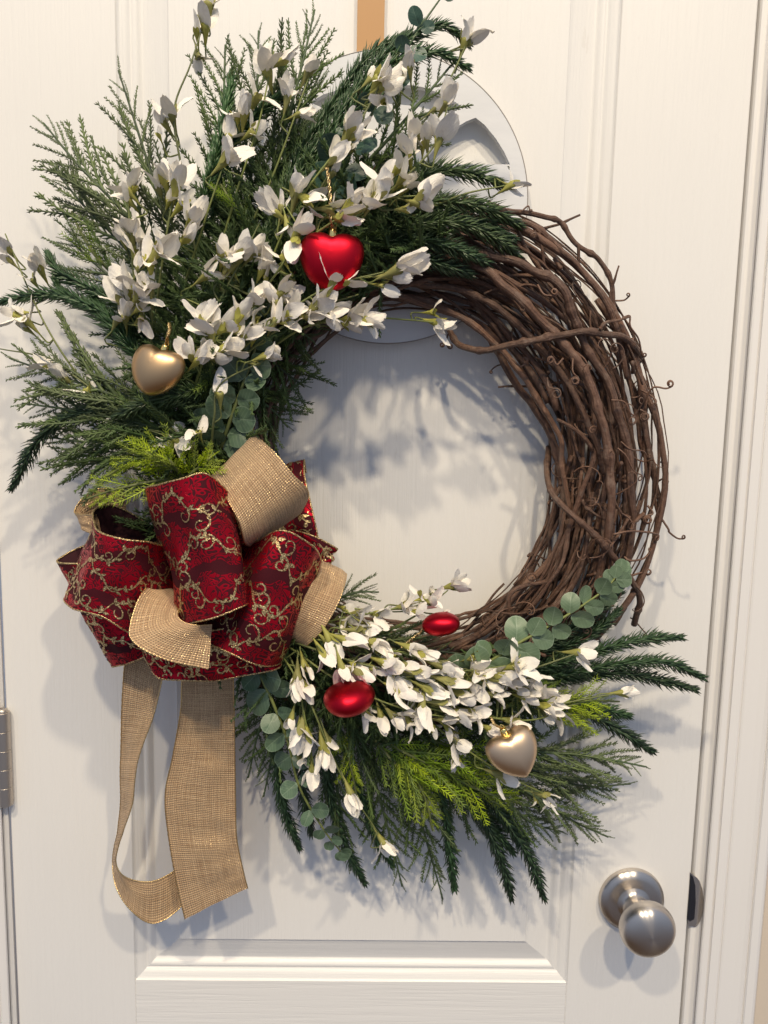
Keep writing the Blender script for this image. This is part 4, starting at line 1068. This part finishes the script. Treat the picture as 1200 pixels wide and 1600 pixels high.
flower_stem('white flower stem low beside the eucalyptus above the bow', [(330, 700, .09), (335, 650, .108), (345, 600, .112), (420, 560, .112)],
    [(343, 615, .114, 88, 54, 1), (415, 556, .115, 20, 48, 3), (310, 675, .105, 100, 44, 2), (280, 690, .10, -20, 58, 3), (265, 695, .10, 170, 46, 2)])
# white flowers (lower cluster)
H = .092
flower_stem('white flower stem along the top of the lower cluster below the opening', [(460, 985, .075), (540, 965, .09), (620, 950, .092), (690, 930, .09)],
    [(560, 958, H, 15, 52), (540, 975, H, 10, 54), (590, 958, H, 20, 50), (630, 948, H, 20, 50, 4), (650, 955, H, 5, 50), (672, 940, H, 30, 48, 3), (655, 925, .09, 110, 36, 1), (690, 962, H, 0, 40, 3)])
flower_stem('white flower on its own stalk at the top of the lower cluster', [(600, 990, .075), (660, 955, .088), (700, 922, .088)], [(708, 915, .09, 25, 58, 5)])
flower_stem('white flower stem in the lower cluster just right of the burlap loop', [(440, 985, .08), (500, 1000, .10), (560, 1010, .108), (640, 1020, .105)],
    [(515, 1000, .108, -60, 60), (505, 1020, .108, -50, 58), (540, 1000, .11, -15, 60), (585, 1005, .11, -20, 62), (600, 1020, .11, -15, 54), (640, 1012, .11, -10, 58), (560, 985, .105, 0, 56), (575, 978, .10, -25, 50), (660, 1022, .108, -5, 52)])
flower_stem('white flower stem running through the middle of the lower cluster', [(450, 1000, .085), (540, 1030, .112), (640, 1055, .118), (760, 1070, .112)],
    [(535, 1045, .118, -70, 60, 5), (560, 1050, .118, -20, 56), (600, 1035, .12, -10, 60), (618, 1050, .12, -25, 62), (650, 1050, .12, 0, 62, 5), (690, 1040, .118, -5, 62), (700, 1065, .12, -15, 62), (735, 1072, .118, 0, 66), (668, 1075, .12, -20, 58), (760, 1060, .115, -10, 58), (770, 1085, .112, -10, 54)])
flower_stem('white flower stem crossing below the lower red heart', [(450, 1010, .085), (540, 1070, .11), (640, 1110, .118), (740, 1125, .11)],
    [(660, 1105, .122, -95, 66, 3), (625, 1080, .122, -20, 62), (615, 1120, .118, -40, 54), (640, 1130, .118, -60, 48, 3), (595, 1120, .112, -70, 52), (570, 1115, .11, -60, 50), (690, 1098, .12, 0, 58), (715, 1115, .118, -5, 60), (740, 1112, .115, 0, 56), (700, 1140, .11, -50, 44, 2), (720, 1085, .118, -10, 56)])
flower_stem('white flower stem with a large blossom beside the pale eucalyptus', [(620, 1060, .085), (710, 1050, .105), (780, 1042, .112), (815, 1035, .11)],
    [(808, 1040, .118, 30, 70, 5), (780, 1060, .115, 10, 66, 5), (745, 1050, .112, 50, 56), (830, 1060, .11, -15, 50), (740, 1028, .108, 30, 48, 2)])
flower_stem('white flower on a long stalk in front of the lower right pine', [(760, 1060, .085), (830, 1045, .10), (890, 1025, .102), (912, 1018, .1)], [(905, 1020, .102, 12, 62, 4)])
flower_stem('white flower stem above the lower gold heart', [(660, 1100, .085), (760, 1120, .108), (830, 1125, .108), (880, 1110, .10)],
    [(800, 1128, .112, 0, 58, 4), (852, 1105, .108, -10, 62), (870, 1115, .105, -40, 54), (845, 1085, .108, 20, 52), (765, 1138, .112, -20, 46, 3), (820, 1090, .11, 0, 50), (870, 1090, .10, 10, 46)])
flower_stem('single white flower pointing right at the end of the lime frond', [(830, 1110, .08), (900, 1095, .09), (960, 1084, .088)], [(972, 1082, .088, 8, 50, 4)])
flower_stem('white flower stem passing under the lower gold heart', [(640, 1100, .08), (700, 1150, .105), (780, 1205, .108), (860, 1245, .098)],
    [(715, 1160, .108, -30, 52, 3), (712, 1185, .105, -70, 46, 3), (782, 1212, .112, -18, 60, 3), (852, 1244, .10, -5, 50, 3), (860, 1255, .098, -60, 36, 2)])
flower_stem('white flower stem hanging nearest to the lower eucalyptus', [(430, 1010, .08), (462, 1060, .102), (478, 1130, .104), (490, 1195, .10)],
    [(465, 1060, .106, -85, 66, 4), (478, 1075, .104, -60, 50, 2), (470, 1140, .106, -100, 66, 3), (482, 1150, .104, -75, 56, 2), (488, 1205, .10, -80, 54, 3)])
flower_stem('white flower stem hanging lowest with two spread blossoms', [(450, 1020, .08), (490, 1110, .105), (535, 1215, .10), (590, 1300, .088)],
    [(505, 1170, .106, -75, 62, 4), (548, 1240, .102, -62, 62, 4), (600, 1318, .09, -45, 60, 4), (604, 1325, .09, 20, 36, 1)])

# ------------------------------------------------------------------ heart ornaments
def heart_geo(mat, tip):
    n, m = 72, 26; v = []; f = []
    for j in range(m + 1):
        ph = math.pi * j / m; q = max(0.0, math.sin(ph)) ** .82; y = -.305 * math.copysign(abs(math.cos(ph)) ** .92, math.cos(ph))
        for i in range(n):
            t = 2 * math.pi * i / n
            sn, cs = math.sin(t), math.cos(t)
            x = .5 * math.copysign(abs(sn) ** (1.16 if cs > 0 else 1.02 + 6 * tip), sn)
            z = .46 * cs - .08 * math.cos(2 * t) - .02 * math.cos(3 * t) - (.085 * math.exp(-(sn / .27) ** 2) if cs > 0 else tip * math.exp(-(sn / .40) ** 2))
            # rounder body away from the rim, so that the crease fades to the front
            rx, rz = .42 * sn, .42 * cs
            k_ = (1 - abs(math.cos(ph))) ** .35
            v.append(Vector(((rx * (1 - k_) + x * k_) * q, y, (rz * (1 - k_) + z * k_) * q)))
    for j in range(m):
        for i in range(n): a = j * n + i; b_ = j * n + (i + 1) % n; f.append((a, b_, b_ + n, a + n))
    return mesh('heart_body', v, f, mat)
HEART_R, HEART_G = heart_geo(M_HEARTRED, .012), heart_geo(M_HEARTGOLD, .05)
M_HEARTBRONZE = metal('bronze_gold_satin', (0.58, 0.39, 0.215), 0.36, 0, False)
HEART_B = heart_geo(M_HEARTBRONZE, .02)
def cap_geo():
    b = MB(); n = 24; v = []; f = []
    rows = [(.066, -.05), (.072, -.02), (.066, .05), (.066, .085), (.05, .10), (.018, .104)]
    for r_, z in rows:
        for i in range(n):
            a = 2 * math.pi * i / n; zz = z - (.028 * abs(math.sin(a * 4)) if z < -.01 else 0); v.append(Vector((r_ * math.cos(a) * (1 + .05 * math.cos(8 * a)), r_ * math.sin(a) * (1 + .05 * math.cos(8 * a)), zz)))
    for j in range(len(rows) - 1):
        for i in range(n): f.append((j * n + i, j * n + (i + 1) % n, (j + 1) * n + (i + 1) % n, (j + 1) * n + i))
    b.add(v, f)
    ring = [Vector((.045 * math.cos(a), 0, .125 + .045 * math.sin(a))) for a in np.linspace(0, 2 * math.pi, 20)]
    v, f = tube(ring, .010, 6); b.add(v, f)
    return b.mesh('cap', M_GOLDCAP)
CAPM = cap_geo()
def heart(label, px, py, h, wpx, mesh_, roll=0, pitch=0, yaw=0, cord=None, axes=None):
    p = P(px, py, h); s = wpx * (0.753 - h) * 1.0 / 1200 * 1.035
    rot = Matrix.Rotation(math.radians(roll), 3, 'Y') @ Matrix.Rotation(math.radians(yaw), 3, 'Z') @ Matrix.Rotation(math.radians(pitch), 3, 'X')
    if axes: zz = Vector(axes[0]).normalized(); yy = Vector(axes[1]); yy = (yy - zz * yy.dot(zz)).normalized(); rot = Matrix((yy.cross(zz), yy, zz)).transposed()
    M = TRS(p, rot, s)
    t = thing('heart_ornament', label, 'ornament', p, 'heart ornaments on the wreath')
    part('body', mesh_, t, M); part('cap', CAPM, t, M @ Matrix.Translation((0, 0, .335)))
    if cord:
        pts = [M @ Vector((0, 0, .44))] + pathP(cord, 14)
        for sg in (-1, 1):
            pp = []
            for i, q in enumerate(pts): a = i * 1.6; pp.append(q + Vector((math.cos(a), math.sin(a), 0)) * .0009 * sg)
            pp = [Vector(w) for w in catmull(pp, 60)]
            v, f = tube(pp, .00085, 5); part('cord', mesh('cord', v, f, M_GLIT), t)
heart('red satin heart hanging upright at the top of the wreath opening', 518, 402, .125, 94, HEART_R, roll=2, pitch=-6, cord=[(517, 345, .128), (516, 310, .128), (514, 285, .126), (511, 262, .12)])
heart('bronze gold heart nestled at the left above the bow', 246, 574, .120, 82, HEART_B, roll=16, yaw=-16, pitch=-12, cord=[(262, 525, .125), (265, 515, .12), (264, 505, .11)])
heart('champagne gold heart tilted with its point to the lower right', 801, 1171, .125, 84, HEART_G, roll=-26, yaw=8, pitch=-10, cord=[(772, 1132, .125), (768, 1122, .12)])
heart('red satin heart seen end on beside the bow in the lower cluster', 545, 1091, .128, 82, HEART_R, axes=((.10, .99, .05), (-.16, -.05, .97)))
heart('smaller looking red heart turned sideways near the bottom of the wreath opening', 689, 975, .105, 60, HEART_R, axes=((-.72, .66, -.18), (-.1, .15, 1)), cord=[(655, 990, .105), (642, 1000, .10), (628, 1012, .095)])

# ------------------------------------------------------------------ ribbon bow
bow = thing('ribbon_bow', 'large red damask and gold burlap ribbon bow with two hanging burlap tails', 'bow', P(300, 1060, .06))
def ribbon(name, stations, mat, back, wire, seed=0, n=56, m=12, bulge=0.0, wrinkle=.0012, label=None, cross=None):
    """stations: (ax, ay, ah, bx, by, bh) the two long edges of the ribbon"""
    A = catmull([tuple(P(*s[:3])) for s in stations], n); B = catmull([tuple(P(*s[3:6])) for s in stations], n)
    mid = (A + B) / 2; L = np.concatenate([[0], np.cumsum(np.linalg.norm(np.diff(mid, axis=0), axis=1))])
    Wd = float(np.median(np.linalg.norm(A - B, axis=1)))
    G = [[None] * (m + 1) for _ in range(n)]; v = []; uv = []; f = []; fm = []
    for i in range(n):
        a, b_ = Vector(A[i]), Vector(B[i]); tg = Vector(mid[min(i + 1, n - 1)] - mid[max(i - 1, 0)]).normalized()
        nr = tg.cross((b_ - a).normalized()).normalized()
        for j in range(m + 1):
            s = j / m; p = a.lerp(b_, s)
            q = Vector((L[i] * 26, s * 1.7, seed * 3.1))
            w = wrinkle * (noise.noise(q) + .5 * noise.noise(q * 2.3)) * 2 * min(1, 4 * min(s, 1 - s) + .35)
            G[i][j] = p + nr * (w + bulge * math.sin(math.pi * s)); v.append(G[i][j]); uv.append((L[i] + seed * .071, s * Wd + seed * .013))
    N = n * (m + 1)
    for i in range(n):
        for j in range(m + 1):
            du = G[min(i + 1, n - 1)][j] - G[max(i - 1, 0)][j]; dv = G[i][min(j + 1, m)] - G[i][max(j - 1, 0)]
            nn = du.cross(dv); nn = nn.normalized() if nn.length > 1e-12 else OUT
            v.append(G[i][j] - nn * .0005); uv.append(uv[i * (m + 1) + j])
    # front layer faces along +(du x dv)
    for i in range(n - 1):
        for j in range(m):
            a = i * (m + 1) + j; f.append((a, a + m + 1, a + m + 2, a + 1)); fm.append(0)
            a += N; f.append((a, a + 1, a + m + 2, a + m + 1)); fm.append(1)
    me = mesh(name, v, f, [back, mat], True, uv, fm)
    o = part(name, me, bow, None, None, label)
    if mat is M_DAMASK: scrolls(G, L, Wd, o, seed)
    for e_ in (0, m):
        pts = [G[i][e_] for i in range(n)]; pts = [Vector(q) for q in catmull(pts, n * 3)]
        rads = [.00085 * (1 + .28 * math.sin(i * 2.1)) if mat is M_DAMASK else .0006 * (1 + .3 * math.sin(i * 1.9)) for i in range(len(pts))]
        vv, ff = tube(pts, rads, 6); part('wire_edge', mesh('wire_edge', vv, ff, wire), o)
    return o
def scrolls(G, L, Wd, o, seed):
    """raised gold glitter vines with curls and leaves, laid on the ribbon surface"""
    r = random.Random(seed * 7 + 1); n = len(G); m = len(G[0]) - 1; b = MB()
    def at(l, w):
        if l < L[0] or l > L[-1] or w < .002 or w > Wd - .002: return None
        i = min(n - 2, int(np.searchsorted(L, l, 'right') - 1)); a = (l - L[i]) / max(1e-9, L[i + 1] - L[i]); q = w / Wd * m; j = min(m - 1, int(q)); c = q - j
        p = (G[i][j].lerp(G[i][j + 1], c)).lerp(G[i + 1][j].lerp(G[i + 1][j + 1], c), a)
        nn = (G[i + 1][j] - G[i][j]).cross(G[i][j + 1] - G[i][j])
        return p - nn.normalized() * .0010 if nn.length > 1e-12 else p
    def strip(pts, w0, w1):
        k_ = len(pts); row = []
        for i, (x, y) in enumerate(pts):
            a, c = pts[max(0, i - 1)], pts[min(k_ - 1, i + 1)]; dx, dy = c[0] - a[0], c[1] - a[1]; q = math.hypot(dx, dy) or 1
            w = .95 * (w0 + (w1 - w0) * i / (k_ - 1)) * r.uniform(.5, 1.4); row.append((at(x - dy / q * w, y + dx / q * w), at(x + dy / q * w, y - dx / q * w)))
        for i in range(k_ - 1):
            if None not in row[i] and None not in row[i + 1]: b.add([row[i][0], row[i][1], row[i + 1][1], row[i + 1][0]], [(0, 1, 2, 3)])
    def leaf(x, y, a, l):
        sh = [(0, 0), (.25, .22), (.55, .26), (.8, .12), (1, 0), (.8, -.16), (.5, -.24), (.2, -.16)]
        q = [at(x + l * (u * math.cos(a) - v_ * math.sin(a)), y + l * (u * math.sin(a) + v_ * math.cos(a))) for u, v_ in sh]
        if None not in q: b.add(q, [(0, 1, 2, 3, 4, 5, 6, 7)])
    def curl(x, y, a, R, sg):
        pts = []
        for i in range(13):
            t = i / 12; pts.append((x, y)); a += sg * (.28 + .42 * t); st_ = R * .42 * (1 - .35 * t); x += st_ * math.cos(a); y += st_ * math.sin(a)
        strip(pts, .0008, .0005)
    tot = L[-1]
    for row in range(3):
        v0 = Wd * (.18 + .32 * row); ph = r.uniform(0, 6.28) + (math.pi if row % 2 else 0); pts = []; x = -.02
        per = .058
        f_ = lambda x: v0 + .0105 * math.sin(2 * math.pi * x / per + ph) + .0022 * math.sin(2 * math.pi * x / .017 + ph)
        while x < tot + .02: pts.append((x, f_(x))); x += .0016
        strip(pts, .0008, .0008)
        x = -.01; sg = 1
        while x < tot:
            y = f_(x); a = math.atan2(f_(x + .001) - f_(x - .001), .002)
            leaf(x, y, a + sg * r.uniform(.6, 1.0), r.uniform(.0040, .0066))
            if r.random() < .75: leaf(x + .001, y, a - sg * r.uniform(.5, 1.1), r.uniform(.004, .006))
            if r.random() < .42: curl(x, y, a + sg * .4, r.uniform(.0042, .0068), sg)
            sg = -sg; x += r.uniform(.0048, .0075)
    if b.v: part('glitter_scroll', b.mesh('glitter_scroll', M_GLIT, False), o)
def red(st, seed, **kw):
    kw.setdefault('wrinkle', .0034)
    return ribbon('damask_loop', st, M_DAMASK, M_LINING, M_GLIT, seed, **kw)
def tan(st, seed, **kw): return ribbon(kw.pop('name', 'burlap_loop'), st, M_BURLAP, M_BURLAP, M_GOLDWIRE, seed, **kw)
# stations run left to right with edge A on top: the patterned side faces the viewer in front
red([(245, 800, .07, 305, 955, .07), (228, 766, .112, 287, 974, .115), (250, 757, .140, 305, 972, .142), (285, 748, .152, 338, 964, .153), (320, 740, .150, 372, 950, .150), (352, 764, .132, 385, 943, .132), (374, 800, .102, 382, 938, .105), (365, 835, .07, 355, 925, .07)], 1, label='red damask loop standing at the front centre of the bow')
red([(248, 835, .055, 240, 950, .055), (215, 808, .062, 200, 935, .06), (175, 790, .07, 150, 915, .07), (146, 798, .092, 104, 932, .09), (150, 826, .122, 112, 950, .118), (190, 842, .138, 158, 962, .132), (235, 848, .128, 205, 990, .125), (275, 860, .095, 255, 1005, .095)], 2, wrinkle=.0028, label='red damask loop at the left, open at the top')
red([(220, 835, .035, 290, 1000, .035), (140, 850, .045, 225, 1015, .045), (91, 874, .066, 176, 1040, .066), (108, 880, .084, 200, 1036, .082), (170, 880, .09, 250, 1015, .09)], 3, label='red damask loop behind the left loop')
red([(372, 850, .075, 290, 985, .08), (400, 846, .108, 328, 1006, .118), (440, 829, .130, 362, 1022, .134), (478, 846, .126, 400, 1038, .130), (499, 868, .104, 432, 1036, .104), (488, 884, .075, 442, 1014, .078), (440, 885, .05, 410, 990, .055)], 4, label='red damask loop at the right front of the bow')
red([(300, 950, .06, 250, 1040, .06), (232, 965, .088, 236, 1030, .085), (246, 975, .108, 252, 1060, .102), (320, 985, .118, 330, 1062, .108), (400, 975, .118, 412, 1050, .108), (434, 968, .10, 441, 1038, .094), (428, 965, .075, 424, 1010, .07)], 5, label='lowest red damask loop of the bow')
red([(478, 740, .02, 436, 745, .02), (475, 719, .034, 438, 724, .034), (476, 745, .055, 424, 750, .055), (486, 790, .066, 408, 800, .066), (496, 835, .066, 402, 850, .066), (500, 870, .055, 410, 880, .055)], 6, label='red damask loop behind the top burlap loop')
red([(420, 825, .05, 430, 905, .05), (475, 832, .068, 486, 895, .068), (526, 857, .062, 516, 882, .062), (510, 856, .045, 500, 878, .045), (460, 850, .035, 450, 880, .035)], 7, label='small red damask loop pointing right')
red([(235, 850, .05, 250, 1000, .05), (300, 830, .075, 310, 1000, .08), (360, 830, .078, 370, 1000, .082), (440, 850, .05, 440, 1000, .05)], 8)
tan([(435, 735, .05, 372, 800, .05), (396, 680, .098, 331, 744, .098), (424, 702, .128, 352, 776, .130), (458, 742, .134, 374, 815, .138), (482, 770, .124, 382, 847, .126), (470, 800, .09, 392, 855, .09)], 11, label='burlap loop at the upper right of the bow')
tan([(288, 934, .09, 268, 905, .09), (281, 950, .12, 226, 922, .125), (278, 962, .135, 204, 975, .145), (287, 972, .142, 210, 1004, .152), (308, 977, .142, 258, 1030, .152), (331, 976, .132, 326, 1045, .140)], 12, label='burlap loop curling under the front damask loop')
tan([(485, 890, .045, 528, 905, .045), (495, 871, .072, 541, 898, .074), (480, 918, .098, 530, 938, .10), (456, 960, .104, 505, 982, .104), (434, 986, .092, 477, 1011, .092), (442, 985, .06, 482, 1006, .06)][::-1], 13, label='burlap loop at the lower right of the bow')
tan([(195, 765, .045, 200, 835, .045), (145, 766, .055, 155, 828, .055), (116, 800, .072, 128, 826, .072), (150, 805, .084, 160, 840, .084)], 14, label='burlap loop peeping out at the upper left of the bow')
tan([(300, 1010, .075, 372, 1005, .075), (285, 1055, .072, 365, 1050, .072), (282, 1110, .072, 366, 1110, .066), (270, 1180, .068, 367, 1180, .060), (258, 1240, .066, 368, 1250, .056), (262, 1300, .062, 370, 1310, .054), (276, 1380, .058, 380, 1360, .052), (289, 1436, .056, 387, 1388, .050)], 15, name='burlap_tail', label='straight burlap tail with a slanted cut end', n=80, wrinkle=.0016)
tan([(205, 1000, .06, 265, 1010, .06), (195, 1035, .062, 254, 1060, .064), (190, 1110, .056, 240, 1118, .066), (188, 1190, .05, 215, 1190, .066), (188, 1250, .045, 207, 1255, .066), (183, 1300, .04, 191, 1302, .064), (176, 1345, .034, 181, 1344, .060), (182, 1388, .05, 190, 1366, .060), (206, 1424, .056, 212, 1376, .056), (240, 1443, .052, 242, 1376, .050), (280, 1420, .040, 275, 1358, .038), (300, 1380, .030, 296, 1330, .030)], 16, name='burlap_tail', label='narrow twisted burlap tail curling under at the bottom', n=110, wrinkle=.001)
